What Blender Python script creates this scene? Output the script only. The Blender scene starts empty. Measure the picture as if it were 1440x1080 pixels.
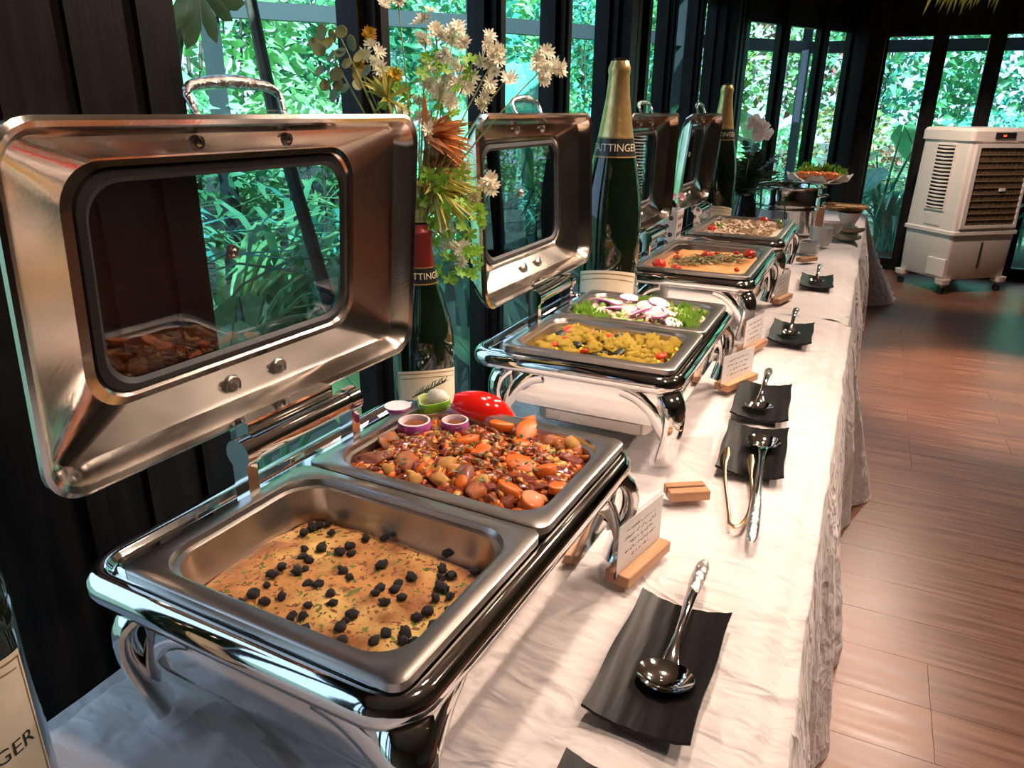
import bpy, math, random
from mathutils import Vector, Matrix, noise
R_ = random.Random
PI = math.pi
scene = bpy.context.scene
C = scene.collection
# ------------------------------------------------------------------ camera
TABLE = 0.75
CAM = Vector((0.0, 0.0, 1.46))
F = 1038.0
_y = Vector((1242 - 720, -(158.6 - 540), -F)).normalized()          # table direction in camera space
_d = Vector((687 - 720, -2779.5, -F)).normalized()                   # down
_z = -_d
_z = (_z - _y * _z.dot(_y)).normalized()
_x = _y.cross(_z)
ROT = Matrix((_x, _y, _z))                                           # camera -> world
cam_data = bpy.data.cameras.new('camera')
cam = bpy.data.objects.new('camera', cam_data)
C.objects.link(cam)
cam.matrix_world = Matrix.Translation(CAM) @ ROT.to_4x4()
cam_data.sensor_fit = 'HORIZONTAL'
cam_data.sensor_width = 36.0
cam_data.lens = F * 36.0 / 1440.0
cam_data.clip_start = 0.02
cam_data.clip_end = 200
scene.camera = cam
def at(px, py, X=None, Y=None, Z=None):
    r = ROT @ Vector((px - 720, -(py - 540), -F))
    if X is not None: k = (X - CAM.x) / r.x
    elif Y is not None: k = (Y - CAM.y) / r.y
    else: k = (Z - CAM.z) / r.z
    return CAM + r * k
# ------------------------------------------------------------------ world, sun, exposure
vs = scene.view_settings
vs.view_transform = 'Standard'; vs.look = 'None'; vs.exposure = 0.18; vs.gamma = 1.0
vs.use_curve_mapping = False
w = bpy.data.worlds.new('sky'); scene.world = w; w.use_nodes = True
bg = w.node_tree.nodes['Background']
bg.inputs['Color'].default_value = (0.62, 0.73, 1.0, 1); bg.inputs['Strength'].default_value = 1.9
sd = bpy.data.lights.new('sun', 'SUN'); sd.energy = 22.0; sd.color = (0.70, 1.0, 1.0); sd.angle = 0.02
so = bpy.data.objects.new('sun', sd); C.objects.link(so)
so.rotation_euler = Vector((-0.45, 0.42, -0.8)).to_track_quat('-Z', 'Y').to_euler()
WARM = (1.0, 0.77, 0.61)
def spot(x, y, z, tx, ty, tz, power, size=70, blend=0.6, rad=0.07, col=WARM):
    l = bpy.data.lights.new('spot_lamp', 'SPOT'); l.energy = power; l.color = col
    l.spot_size = math.radians(size); l.spot_blend = blend; l.shadow_soft_size = rad
    o = bpy.data.objects.new('spot_lamp', l); C.objects.link(o); o.location = (x, y, z)
    o.rotation_euler = (Vector((tx, ty, tz)) - Vector((x, y, z))).to_track_quat('-Z', 'Y').to_euler()
SPOTS = [  # x, y, z, target, power, cone
    (0.55, 2.9, 2.66, -0.25, 1.1, 0.75, 118, 75),
    (0.60, 4.6, 2.66, -0.20, 3.0, 0.75, 140, 75),
    (0.50, 6.0, 2.66, -0.20, 4.9, 0.75, 140, 75),
    (0.75, 0.7, 2.66, -0.45, 0.9, 0.95, 60, 75),
    (1.30, 4.9, 2.66, 0.90, 4.6, 0.0, 600, 42),
    (0.35, 6.0, 2.66, 0.75, 7.6, 0.6, 220, 55),
    (1.60, 2.0, 2.66, 0.10, 1.7, 0.35, 110, 62),  # added fill, aimed to lighten the hanging side of the cloth
    (3.2, 2.2, 2.66, 2.9, 2.6, 0.0, 160, 90),  # added in the unseen right of the room, warms the chrome reflections
    (-0.20, 1.45, 2.66, -0.48, 1.35, 0.95, 105, 60),  # added fill above the first two dishes, brightens the food
    (-0.15, 2.25, 2.66, -0.48, 1.75, 0.95, 95, 45),  # added fill that lifts the yellow florets and the salad
    (-0.20, 3.1, 2.66, -0.48, 2.9, 0.95, 90, 60),  # added fill above the third dish
]
for s in SPOTS: spot(*s)
# ------------------------------------------------------------------ material helper
def M(name, c, rough=0.5, metal=0.0, c2=None, scale=8.0, detail=4.0, lo=0.4, hi=0.62, bump=0.0, bscale=40.0,
      bdist=0.002, stretch=(1, 1, 1), spec=None, coat=0.0, rand=0.0, emis=None, sss=0.0, transl=0.0, r2=None, bstretch=None):
    m = bpy.data.materials.new(name); m.use_nodes = True
    nt = m.node_tree; N = nt.nodes; L = nt.links
    b = N['Principled BSDF']
    b.inputs['Base Color'].default_value = (*c, 1); b.inputs['Roughness'].default_value = rough
    b.inputs['Metallic'].default_value = metal
    if spec is not None: b.inputs['Specular IOR Level'].default_value = spec
    if coat: b.inputs['Coat Weight'].default_value = coat; b.inputs['Coat Roughness'].default_value = 0.08
    if sss: b.inputs['Subsurface Weight'].default_value = sss; b.inputs['Subsurface Scale'].default_value = 0.01
    if emis: b.inputs['Emission Color'].default_value = (*emis[0], 1); b.inputs['Emission Strength'].default_value = emis[1]
    tc = N.new('ShaderNodeTexCoord')
    def noise_tex(sc, st, det):
        mp = N.new('ShaderNodeMapping'); mp.inputs['Scale'].default_value = st
        L.new(tc.outputs['Object'], mp.inputs['Vector'])
        n = N.new('ShaderNodeTexNoise'); n.inputs['Scale'].default_value = sc; n.inputs['Detail'].default_value = det
        L.new(mp.outputs[0], n.inputs['Vector']); return n
    if c2 is not None:
        n = noise_tex(scale, stretch, detail)
        cr = N.new('ShaderNodeValToRGB')
        cr.color_ramp.elements[0].position = lo; cr.color_ramp.elements[0].color = (*c, 1)
        cr.color_ramp.elements[1].position = hi; cr.color_ramp.elements[1].color = (*c2, 1)
        L.new(n.outputs['Fac'], cr.inputs['Fac']); out = cr.outputs['Color']
        if rand:
            oi = N.new('ShaderNodeObjectInfo'); hv = N.new('ShaderNodeHueSaturation')
            ma = N.new('ShaderNodeMapRange'); ma.inputs['To Min'].default_value = 1 - rand; ma.inputs['To Max'].default_value = 1 + rand
            L.new(oi.outputs['Random'], ma.inputs['Value']); L.new(ma.outputs[0], hv.inputs['Value'])
            L.new(out, hv.inputs['Color']); out = hv.outputs['Color']
        L.new(out, b.inputs['Base Color'])
        if r2 is not None:
            mr = N.new('ShaderNodeMapRange'); mr.inputs['From Min'].default_value = lo; mr.inputs['From Max'].default_value = hi
            mr.inputs['To Min'].default_value = rough; mr.inputs['To Max'].default_value = r2
            L.new(n.outputs['Fac'], mr.inputs['Value']); L.new(mr.outputs[0], b.inputs['Roughness'])
    if bump:
        n2 = noise_tex(bscale, bstretch or (1, 1, 1), 4)
        bp = N.new('ShaderNodeBump'); bp.inputs['Strength'].default_value = bump; bp.inputs['Distance'].default_value = bdist
        L.new(n2.outputs['Fac'], bp.inputs['Height']); L.new(bp.outputs[0], b.inputs['Normal'])
    if transl:
        tr = N.new('ShaderNodeBsdfTranslucent'); mx = N.new('ShaderNodeMixShader'); mx.inputs[0].default_value = transl
        if c2 is not None: L.new(out, tr.inputs['Color'])
        else: tr.inputs['Color'].default_value = (*c, 1)
        L.new(b.outputs[0], mx.inputs[1]); L.new(tr.outputs[0], mx.inputs[2])
        L.new(mx.outputs[0], N['Material Output'].inputs['Surface'])
    return m
def glass(name, tint, refl=1.0, rough=0.0, ior=1.5):
    m = bpy.data.materials.new(name); m.use_nodes = True
    nt = m.node_tree; N = nt.nodes; L = nt.links; N.remove(N['Principled BSDF'])
    t = N.new('ShaderNodeBsdfTransparent'); t.inputs[0].default_value = (*tint, 1)
    g = N.new('ShaderNodeBsdfGlossy'); g.inputs['Roughness'].default_value = rough; g.inputs['Color'].default_value = (refl, refl, refl, 1)
    lw = N.new('ShaderNodeLayerWeight'); pw = N.new('ShaderNodeMath'); pw.operation = 'POWER'; pw.inputs[1].default_value = 5.0
    L.new(lw.outputs['Facing'], pw.inputs[0])
    fr = N.new('ShaderNodeMath'); fr.operation = 'MULTIPLY_ADD'; f0 = ((ior - 1) / (ior + 1)) ** 2
    fr.inputs[1].default_value = 1 - f0; fr.inputs[2].default_value = f0; L.new(pw.outputs[0], fr.inputs[0])
    lw.inputs['Blend'].default_value = 0.5
    mx = N.new('ShaderNodeMixShader')
    L.new(fr.outputs[0], mx.inputs[0]); L.new(t.outputs[0], mx.inputs[1]); L.new(g.outputs[0], mx.inputs[2])
    L.new(mx.outputs[0], N['Material Output'].inputs['Surface'])
    return m
chrome = M('chrome', (0.80, 0.78, 0.76), 0.07, 1.0, bump=0.15, bscale=14, bdist=0.002)
chrome_worn = M('worn_lid_chrome', (0.76, 0.69, 0.62), 0.12, 1.0, c2=(0.66, 0.59, 0.52), scale=7, detail=2, lo=0.35, hi=0.7, r2=0.22, bump=0.10, bscale=160, bdist=0.001)
steel = M('brushed_steel', (0.52, 0.48, 0.44), 0.27, 1.0, c2=(0.46, 0.42, 0.385), scale=5, detail=1, lo=.3, hi=.7, r2=0.33)
hammered = M('hammered_chrome', (0.80, 0.77, 0.74), 0.1, 1.0, bump=1.0, bscale=130, bdist=0.004)
gold_metal = M('gold_metal', (0.75, 0.50, 0.25), 0.22, 1.0)
rubber = M('dark_rubber', (0.015, 0.015, 0.016), 0.5)
dark_wood = M('dark_stained_timber', (0.005, 0.004, 0.004), 0.42, c2=(0.012, 0.0095, 0.0085), spec=.18, scale=5, stretch=(6, 6, 0.6), bump=0.2, bscale=40, bstretch=(4, 4, .3))
black_lacquer = M('black_lacquer', (0.006, 0.006, 0.007), 0.12)
win_glass = glass('window_glass', (0.86, 0.985, 1.0))
lid_glass = glass('lid_glass', (0.56, 0.60, 0.65), ior=2.0)
clear = glass('clear_acrylic', (0.92, 0.92, 0.92), ior=1.7)
# ------------------------------------------------------------------ mesh helper
def rrect(hx, hy, r, n=6, cx=0.0, cy=0.0):
    r = min(r, hx * .999, hy * .999); out = []
    for k, (sx, sy) in enumerate(((1, 1), (-1, 1), (-1, -1), (1, -1))):
        for i in range(n + 1):
            a = PI / 2 * (k + i / n)
            out.append((cx + sx * (hx - r) + r * math.cos(a), cy + sy * (hy - r) + r * math.sin(a)))
    return out
class MB:
    def __init__(s): s.v = []; s.f = []; s.mi = []; s.cur = 0
    def add(s, vs_, fs):
        o = len(s.v); s.v += [tuple(p) for p in vs_]
        s.f += [tuple(i + o for i in q) for q in fs]; s.mi += [s.cur] * len(fs); return s
    def box(s, x0, x1, y0, y1, z0, z1):
        return s.add([(x0, y0, z0), (x1, y0, z0), (x1, y1, z0), (x0, y1, z0), (x0, y0, z1), (x1, y0, z1), (x1, y1, z1), (x0, y1, z1)],
                     [(0, 3, 2, 1), (4, 5, 6, 7), (0, 1, 5, 4), (1, 2, 6, 5), (2, 3, 7, 6), (3, 0, 4, 7)])
    def loft(s, rings, cap0=False, cap1=False, closed=False):
        n = len(rings[0]); vs_ = [p for r in rings for p in r]; fs = []
        m = len(rings)
        for j in range(m if closed else m - 1):
            a = j * n; b = ((j + 1) % m) * n
            for i in range(n):
                k = (i + 1) % n; fs.append((a + i, a + k, b + k, b + i))
        if cap0: fs.append(tuple(range(n - 1, -1, -1)))
        if cap1: fs.append(tuple((m - 1) * n + i for i in range(n)))
        return s.add(vs_, fs)
    def rbox(s, hx, hy, r, z0, z1, bev=0.004, cx=0, cy=0, n=4):
        rr = lambda i, z: [(x, y, z) for x, y in rrect(hx - i, hy - i, max(r - i, .0005), n, cx, cy)]
        return s.loft([rr(bev, z0), rr(0, z0 + bev), rr(0, z1 - bev), rr(bev, z1)], True, True)
    def lathe(s, prof, n=24, cx=0, cy=0, cap0=False, cap1=False):
        return s.loft([[(cx + r * math.cos(2 * PI * i / n), cy + r * math.sin(2 * PI * i / n), z) for i in range(n)] for r, z in prof], cap0, cap1)
    def tube(s, pts, r, n=8, cap=True, up=(0, 0, 1)):
        pts = [Vector(p) for p in pts]; m = len(pts); rings = []
        T = []
        for i in range(m):
            t = pts[min(i + 1, m - 1)] - pts[max(i - 1, 0)]; T.append(t.normalized() if t.length > 1e-9 else Vector((0, 0, 1)))
        u = Vector(up); u = u - T[0] * u.dot(T[0])
        if u.length < 1e-4: u = T[0].orthogonal()
        u.normalize()
        for i in range(m):
            u = u - T[i] * u.dot(T[i])
            if u.length < 1e-5: u = T[i].orthogonal()
            u.normalize(); v = T[i].cross(u)
            ri = r[i] if isinstance(r, (list, tuple)) and not isinstance(r, tuple) else r
            ra, rb = ri if isinstance(ri, tuple) else (ri, ri)
            rings.append([tuple(pts[i] + u * (ra * math.cos(2 * PI * k / n)) + v * (rb * math.sin(2 * PI * k / n))) for k in range(n)])
        return s.loft(rings, cap, cap)
    def build(s, name, mat, parent=None, smooth=True, sharp=40, loc=None, rot=None):
        me = bpy.data.meshes.new(name); me.from_pydata(s.v, [], s.f)
        for m in (mat if isinstance(mat, (list, tuple)) else [mat]): me.materials.append(m)
        if any(s.mi): me.polygons.foreach_set('material_index', s.mi)
        me.polygons.foreach_set('use_smooth', [smooth] * len(me.polygons))
        me.update()
        if smooth: me.set_sharp_from_angle(angle=math.radians(sharp))
        return place(name, me, parent, loc, rot)
def place(name, me, parent=None, loc=None, rot=None, scale=None):
    o = bpy.data.objects.new(name, me); C.objects.link(o); o.parent = parent
    if loc is not None: o.location = loc
    if rot is not None: o.rotation_euler = rot
    if scale is not None: o.scale = scale if hasattr(scale, '__len__') else (scale,) * 3
    return o
def tag(o, label=None, cat=None, group=None, kind=None):
    if label: o['label'] = label
    if cat: o['category'] = cat
    if group: o['group'] = group
    if kind: o['kind'] = kind
    return o
def thing(name, label, cat, loc=(0, 0, 0), rz=0.0, group=None):
    o = bpy.data.objects.new(name, None); C.objects.link(o); o.location = loc; o.rotation_euler = (0, 0, rz)
    o.empty_display_size = 0.05
    return tag(o, label, cat, group)
def copy_tree(o, parent=None):
    c = o.copy(); C.objects.link(c); c.parent = parent
    for ch in list(o.children): copy_tree(ch, c)
    return c
def bez(p0, p1, p2, p3, n=10):
    p0, p1, p2, p3 = map(Vector, (p0, p1, p2, p3)); out = []
    for i in range(n + 1):
        t = i / n; u = 1 - t
        out.append(p0 * u ** 3 + p1 * 3 * u * u * t + p2 * 3 * u * t * t + p3 * t ** 3)
    return out
def ico(sub=1):
    import bmesh
    bm = bmesh.new(); bmesh.ops.create_icosphere(bm, subdivisions=sub, radius=1.0)
    v = [tuple(p.co) for p in bm.verts]; f = [tuple(q.index for q in p.verts) for p in bm.faces]; bm.free(); return v, f
ICO = {1: ico(1), 2: ico(2), 3: ico(3)}
def lump_mesh(name, mat, rad=(1, 1, 1), amp=0.25, freq=1.3, seed=0, sub=2, smooth=True):
    v, f = ICO[sub]; o = Vector((seed * 7.3, seed * 3.1, seed * 1.7)); out = []
    for p in v:
        p = Vector(p); k = 1 + amp * noise.noise(p * freq + o)
        out.append((p.x * k * rad[0], p.y * k * rad[1], p.z * k * rad[2]))
    me = bpy.data.meshes.new(name); me.from_pydata(out, [], f); me.materials.append(mat)
    me.polygons.foreach_set('use_smooth', [smooth] * len(me.polygons)); me.update(); return me
def text_mesh(txt, size, align='CENTER', shear=0.0):
    cu = bpy.data.curves.new('lettering', 'FONT'); cu.body = txt; cu.size = size; cu.align_x = align; cu.align_y = 'CENTER'; cu.shear = shear
    cu.resolution_u = 3
    o = bpy.data.objects.new('lettering', cu); C.objects.link(o)
    dg = bpy.context.evaluated_depsgraph_get(); dg.update()
    me = bpy.data.meshes.new_from_object(o.evaluated_get(dg)); bpy.data.objects.remove(o); bpy.data.curves.remove(cu)
    return me
# ------------------------------------------------------------------ room shell
def struct(o): o['kind'] = 'structure'; return o
floor_wood = M('floor_wood', (0.120, 0.046, 0.026), 0.28, c2=(0.215, 0.093, 0.050), scale=7, detail=6, lo=0.38, hi=0.66, stretch=(0.35, 7, 1), rand=0.10, bump=0.12, bscale=30, bstretch=(.4, 8, 1), r2=0.38)
joint = M('floor_joint', (0.05, 0.02, 0.012), 0.6)
XR, YN, YF = 5.0, -3.2, 8.2
floor_o = struct(MB().box(-1.25, XR, YN, YF + .1, -0.05, -0.004).build('floor', joint, smooth=False))
PW, PL = 0.19, 1.26
pm = {}
def plank(x0, x1, y0, y1):
    k = (round(x1 - x0, 3), round(y1 - y0, 3))
    if k not in pm:
        b = 0.0005; hx, hy = k[0] / 2 - .0003, k[1] / 2 - .0003
        m = MB().loft([[(x, y, z) for x, y in ((hx - i, hy - i), (-hx + i, hy - i), (-hx + i, -hy + i), (hx - i, -hy + i))] for i, z in ((0, -.004), (0, -b), (b, 0))], True, True)
        me = bpy.data.meshes.new('plank'); me.from_pydata(m.v, [], m.f); me.materials.append(floor_wood); me.update(); pm[k] = me
    return place('plank', pm[k], floor_o, ((x0 + x1) / 2, (y0 + y1) / 2, 0))
r = R_(3); y = -1.2; row = 0; extra = MB()
while y < YF - .01:
    y1 = min(y + PW, YF); x = -0.9 - r.choice((0, .42, .84)) ; 
    while x < XR:
        x1 = x + PL; a, b = max(x, -1.2), min(x1, XR)
        if b - a > .05 and x < 3.0: plank(a, b, y, y1)
        elif b - a > .05: extra.box(a + .001, b - .001, y + .001, y1 - .001, -.004, 0)
        x = x1
    y = y1; row += 1
y = -1.2
extra.box(-1.2, XR, YN, -1.2, -.004, 0)
tag(extra.build('plank_field', floor_wood, floor_o, smooth=False), kind='stuff')
ZH, ZC = 2.16, 2.75
struct(MB().box(-1.45, XR + .1, YN - .1, YF + 1.2, ZC, ZC + .12).build('ceiling', M('ceiling_black', (0.34, 0.27, 0.22), 0.7), smooth=False))
brown_wall = M('brown_wall', (0.14, 0.075, 0.045), 0.55, c2=(0.20, 0.11, 0.065), scale=3)
wr = MB().box(XR, XR + .1, YN, YF, 0, ZC)
struct(wr.build('wall_right', brown_wall, smooth=False))
struct(MB().box(-1.25, XR, YN - .1, YN, 0, ZC).build('wall_near', brown_wall, smooth=False))
WX = -1.1
BAYA, BAYB, FARX0 = (WX, 6.4), (-0.28, 7.85), -0.08
def seg_box(p, q, t0, t1, z0, z1, mb=None):
    """box along segment p->q (2D), from offset t0 to t1 towards the room side"""
    p = Vector((p[0], p[1])); q = Vector((q[0], q[1])); d = (q - p).normalized(); n = Vector((d.y, -d.x))
    c = [p + n * t0, q + n * t0, q + n * t1, p + n * t1]
    mb = mb or MB()
    return mb.add([(a.x, a.y, z0) for a in c] + [(a.x, a.y, z1) for a in c],
                  [(0, 3, 2, 1), (4, 5, 6, 7), (0, 1, 5, 4), (1, 2, 6, 5), (2, 3, 7, 6), (3, 0, 4, 7)])
# wall_left: header band + sill + the dark near stretch with raised boards
wl = seg_box((WX, YN), (WX, 6.4), -.05, .0, ZH, ZC)
seg_box((WX, YN), (WX, 6.4), -.05, .02, 0, .06, wl)
wall_l = struct(wl.build('wall_left', dark_wood, smooth=False))
wb = seg_box(BAYA, BAYB, -.05, 0, ZH, ZC); seg_box(BAYA, BAYB, -.05, .02, 0, .06, wb)
struct(wb.build('wall_bay', dark_wood, smooth=False))
wf = MB().box(-.3, XR, YF, YF + .05, ZH, ZC).box(-.3, XR, YF - .02, YF + .05, 0, .06)
wf.box(3.4, XR, YF, YF + .05, .06, ZH)
struct(wf.build('wall_far', dark_wood, smooth=False))
tn = [0]
def post(p, q, d, z0=0.0, z1=ZC, extra=()):
    tn[0] += 1
    mb = seg_box(p, q, -.05, d, z0, z1)
    for e in extra: seg_box(*e, z0, z1, mb)
    return struct(mb.build('trim_%d' % tn[0], dark_wood, smooth=False))
post((WX, .50), (WX, .955), .02, extra=[((WX, .66), (WX, .695), .02, .035), ((WX, .78), (WX, .80), .02, .03), ((WX, .90), (WX, .935), .02, .032)])
for y0 in (-3.2, -2.5, -1.75, -1.0, -.25): post((WX, y0), (WX, y0 + .06), .045)
for y0 in (1.51, 2.12, 2.66, 4.19, 4.86): post((WX, y0), (WX, y0 + .06), .045, extra=[((WX, y0 + .015), (WX, y0 + .045), .045, .055)])
post((WX, 3.24), (WX, 3.60), .05, extra=[((WX, 3.27), (WX, 3.36), .05, .10), ((WX, 3.42), (WX, 3.47), .05, .085), ((WX, 3.53), (WX, 3.58), .05, .1)])
post((WX, 5.42), (WX, 5.9), .08, extra=[((WX, 5.46), (WX, 5.56), .08, .15), ((WX, 5.70), (WX, 5.78), .08, .14)])
post((WX, 6.25), (WX, 6.42), .08)
A, B = Vector(BAYA), Vector(BAYB); dAB = (B - A).normalized(); LAB = (B - A).length
bp_ = lambda t: tuple(A + dAB * t)
for t in (.52, 1.06): post(bp_(t), bp_(t + .06), .045)
post(bp_(LAB - .16), bp_(LAB + .02), .06)
post((-.34, YF - .22), (-.34, YF - .02), -.0)
tn[0] += 1
struct(MB().box(-.30, FARX0, YF - .28, YF + .05, 0, ZC).box(-.26, -.14, YF - .31, YF - .28, 0, ZC).build('trim_%d' % tn[0], dark_wood, smooth=False))
for x0 in (.33, .77, 1.21, 1.65, 2.1, 2.55, 3.0): post((x0, YF), (x0 + .07, YF), .05)
wn = [0]
def window(p, q, z0=.06):
    wn[0] += 1
    p = Vector((p[0], p[1])); q = Vector((q[0], q[1])); d = (q - p).normalized()
    mb = MB(); i = .028
    seg_box(p, p + d * i, -.035, .02, z0, ZH, mb); seg_box(q - d * i, q, -.035, .02, z0, ZH, mb)
    seg_box(p + d * i, q - d * i, -.035, .02, z0, z0 + .05, mb); seg_box(p + d * i, q - d * i, -.035, .02, ZH - .05, ZH, mb)
    o = struct(mb.build('window_%d' % wn[0], dark_wood, smooth=False))
    seg_box(p + d * (i - .004), q - d * (i - .004), -.012, -.006, z0 + .046, ZH - .046).build('pane', win_glass, o, smooth=False)
ys = [-3.14, -2.5, -2.44, -1.75, -1.69, -1.0, -.94, -.25, -.19, .50, .955, 1.51, 1.57, 2.12, 2.18, 2.66, 2.72, 3.24, 3.60, 4.19, 4.25, 4.86, 4.92, 5.42, 5.9, 6.25]
for a, b in zip(ys[0::2], ys[1::2]): window((WX, a), (WX, b))
for a, b in ((.02, .52), (.58, 1.06), (1.12, LAB - .16)): window(bp_(a), bp_(b))
xs = [FARX0, .33, .40, .77, .84, 1.21, 1.28, 1.65, 1.72, 2.1, 2.17, 2.55, 2.62, 3.0, 3.07, 3.4]
for a, b in zip(xs[0::2], xs[1::2]): window((a, YF), (b, YF))
# unseen ceiling downlights, one per spot, the added fill spots included
dl_ring = M('downlight_ring', (0.35, 0.33, 0.3), 0.3, 1.0); dl_glow = M('downlight_glow', (1, .9, .8), emis=((1.0, .78, .55), 14))
for i, s in enumerate(SPOTS):
    t = thing('downlight', 'small round recessed downlight out of view', 'ceiling light', (s[0], s[1], ZC), group='downlights in the ceiling')
    MB().lathe([(.05, 0), (.062, -.004), (.062, -.012), (.05, -.014), (.045, -.004), (.045, 0)], 20).build('ring', dl_ring, t)
    MB().lathe([(.044, -.003), (.001, -.003)], 16).build('diffuser', dl_glow, t)
# veranda outside the glass: posts and beams
ver = thing('veranda_frame', 'dark timber veranda frame with long beams standing outside the windows', 'veranda', (-3.2, 6.2, -.1))
vm = M('veranda_timber', (0.03, 0.034, 0.04), 0.6)
poly = [(-4.7, 4.6), (-3.3, 6.2), (-2.0, 8.3), (-.9, 9.7), (3.4, 9.9)]
org = Vector((-3.2, 6.2, -.1))
def vbuild(mb, name): 
    mb.v = [(x - org.x, y - org.y, z - org.z) for x, y, z in mb.v]; mb.build(name, vm, ver, smooth=False)
for a, b in zip(poly[:-1], poly[1:]): vbuild(seg_box(a, b, -.05, .05, 2.08, 2.2), 'beam'); vbuild(seg_box(a, b, -.04, .04, 2.5, 2.62), 'beam')
for a in poly: vbuild(MB().box(a[0] - .05, a[0] + .05, a[1] - .05, a[1] + .05, -.1, 2.6), 'post')
# ------------------------------------------------------------------ tables and cloths
cloth_m = bpy.data.materials.new('crushed_cloth'); cloth_m.use_nodes = True
nt = cloth_m.node_tree; N = nt.nodes; L = nt.links; b = N['Principled BSDF']
b.inputs['Base Color'].default_value = (0.64, 0.575, 0.56, 1); b.inputs['Roughness'].default_value = 0.55
b.inputs['Sheen Weight'].default_value = 0.25; b.inputs['Specular IOR Level'].default_value = 0.35
tc = N.new('ShaderNodeTexCoord')
def _n(sc, st, det, dis=0.0):
    mp = N.new('ShaderNodeMapping'); mp.inputs['Scale'].default_value = st; L.new(tc.outputs['Object'], mp.inputs['Vector'])
    n = N.new('ShaderNodeTexNoise'); n.inputs['Scale'].default_value = sc; n.inputs['Detail'].default_value = det; n.inputs['Distortion'].default_value = dis
    L.new(mp.outputs[0], n.inputs['Vector']); return n.outputs['Fac']
n1 = _n(24, (.6, 1.4, 1.2), 2, .4); n2 = _n(7, (.7, 1.25, 1.0), 2.5, .8)
sb_ = N.new('ShaderNodeMath'); sb_.operation = 'SUBTRACT'; sb_.inputs[1].default_value = .5; L.new(n2, sb_.inputs[0])
ab = N.new('ShaderNodeMath'); ab.operation = 'ABSOLUTE'; L.new(sb_.outputs[0], ab.inputs[0])
ad = N.new('ShaderNodeMath'); ad.operation = 'MULTIPLY_ADD'; ad.inputs[1].default_value = -4.0; L.new(ab.outputs[0], ad.inputs[0]); L.new(n1, ad.inputs[2])
bp2 = N.new('ShaderNodeBump'); bp2.inputs['Strength'].default_value = 0.6; bp2.inputs['Distance'].default_value = 0.016
L.new(ad.outputs[0], bp2.inputs['Height']); L.new(bp2.outputs[0], b.inputs['Normal'])
def ridge(p): return 1 - abs(noise.noise(p)) * 2
def make_cloth(name, label, x0, x1, y0, y1, ends, step, corner_k, seed, flare=.07):
    D = .742; us = []; vs2 = []
    def axis(lo, hi, e0, e1, st, std):
        out = []
        if e0:
            n = int(D / std)
            out += [lo - D * (1 - i / n) for i in range(n)]
        n = max(2, int((hi - lo) / st)); out += [lo + (hi - lo) * i / n for i in range(n + 1)]
        if e1:
            n = int(D / std); out += [hi + D * (i + 1) / n for i in range(n)]
        return out
    us = axis(x0, x1, True, True, step * 1.6, .02); vs2 = axis(y0, y1, ends[0], ends[1], step, .02)
    so_ = Vector((seed * 5.1, seed * 2.3, 0)); V = []; Fc = []
    for b_ in vs2:
        for a_ in us:
            ca = min(max(a_, x0), x1); cb = min(max(b_, y0), y1)
            da = a_ - ca; db = b_ - cb; s = math.hypot(da, db)
            if s < 1e-6:
                # flat top: ridges running across the table, only ever dipping below the table plane
                q = Vector((a_ * 1.6, b_ * 11, 0)) + so_
                wv = .5 * ridge(q + Vector((0, 1.2 * noise.noise(Vector((a_ * 3, b_ * 3, 5))), 0))) + .3 * ridge(q * 2.1)
                cz = abs(noise.noise(Vector((a_ * 3.2 + b_ * 1.9, b_ * 3.0 - a_ * 1.3, seed)))); cr_ = max(0, 1 - cz * 9) * .5 + max(0, 1 - abs(noise.noise(Vector((a_ * 6 - b_ * 4, b_ * 5 + a_ * 2, seed + 3)))) * 8) * .35
                ed = min(a_ - x0, x1 - a_)
                z = TABLE - .0085 * (1 - max(0, min(1, wv))) - .009 * (1 - min(1, cr_)) - .020 * max(0, 1 - ed / .04) ** 2
                V.append((a_, b_, z)); continue
            nx, ny = da / s, db / s
            corner = min(abs(nx), abs(ny)) * 1.414
            s2 = min(s, D * (1.0 + .0))
            dr = min(s2, D)
            along = cb if abs(nx) > abs(ny) else ca
            fold = (noise.noise(Vector((along * 3.1, seed, dr * .7))) * .055 + noise.noise(Vector((along * 8.5, seed + 9, dr * 1.4))) * .028
                    + noise.noise(Vector((along * 22, seed + 4, dr * 5))) * .006 + noise.noise(Vector((along * 9 + dr * 16, dr * 21, seed))) * .004)
            g = (dr / D)
            off = .012 * min(1, dr / .02) + flare * g ** .8 + corner_k * corner * g ** 1.2 + fold * min(1, g * 2.2 + .05) + .02 * (1 - corner) * g
            if nx < 0: off = min(off, .05)
            off = max(off, .006)
            V.append((ca + nx * off, cb + ny * off, TABLE - .020 - .0175 * .5 - max(0, dr - .024)))
    nu = len(us)
    for j in range(len(vs2) - 1):
        for i in range(nu - 1): Fc.append((j * nu + i, j * nu + i + 1, (j + 1) * nu + i + 1, (j + 1) * nu + i))
    m = MB(); m.add(V, Fc)
    o = m.build(name, cloth_m, sharp=180); return tag(o, label, 'tablecloth', 'crushed cloths over the buffet tables')
TX0, TX1 = -.825, .0
make_cloth('tablecloth', 'near creased off-white tablecloth under the first chafing dishes, hem above the floor', TX0, TX1, -.35, 2.90, (False, True), .0095, .16, 1)
make_cloth('tablecloth', 'far creased off-white tablecloth, its corner flaring out on the floor near the air cooler', TX0, TX1 - .01, 2.912, 6.45, (False, True), .0125, .42, 2)
tab_m = M('table_top', (0.35, 0.33, 0.3), .5); leg_m = M('table_leg', (.25, .25, .26), .4, .8)
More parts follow.
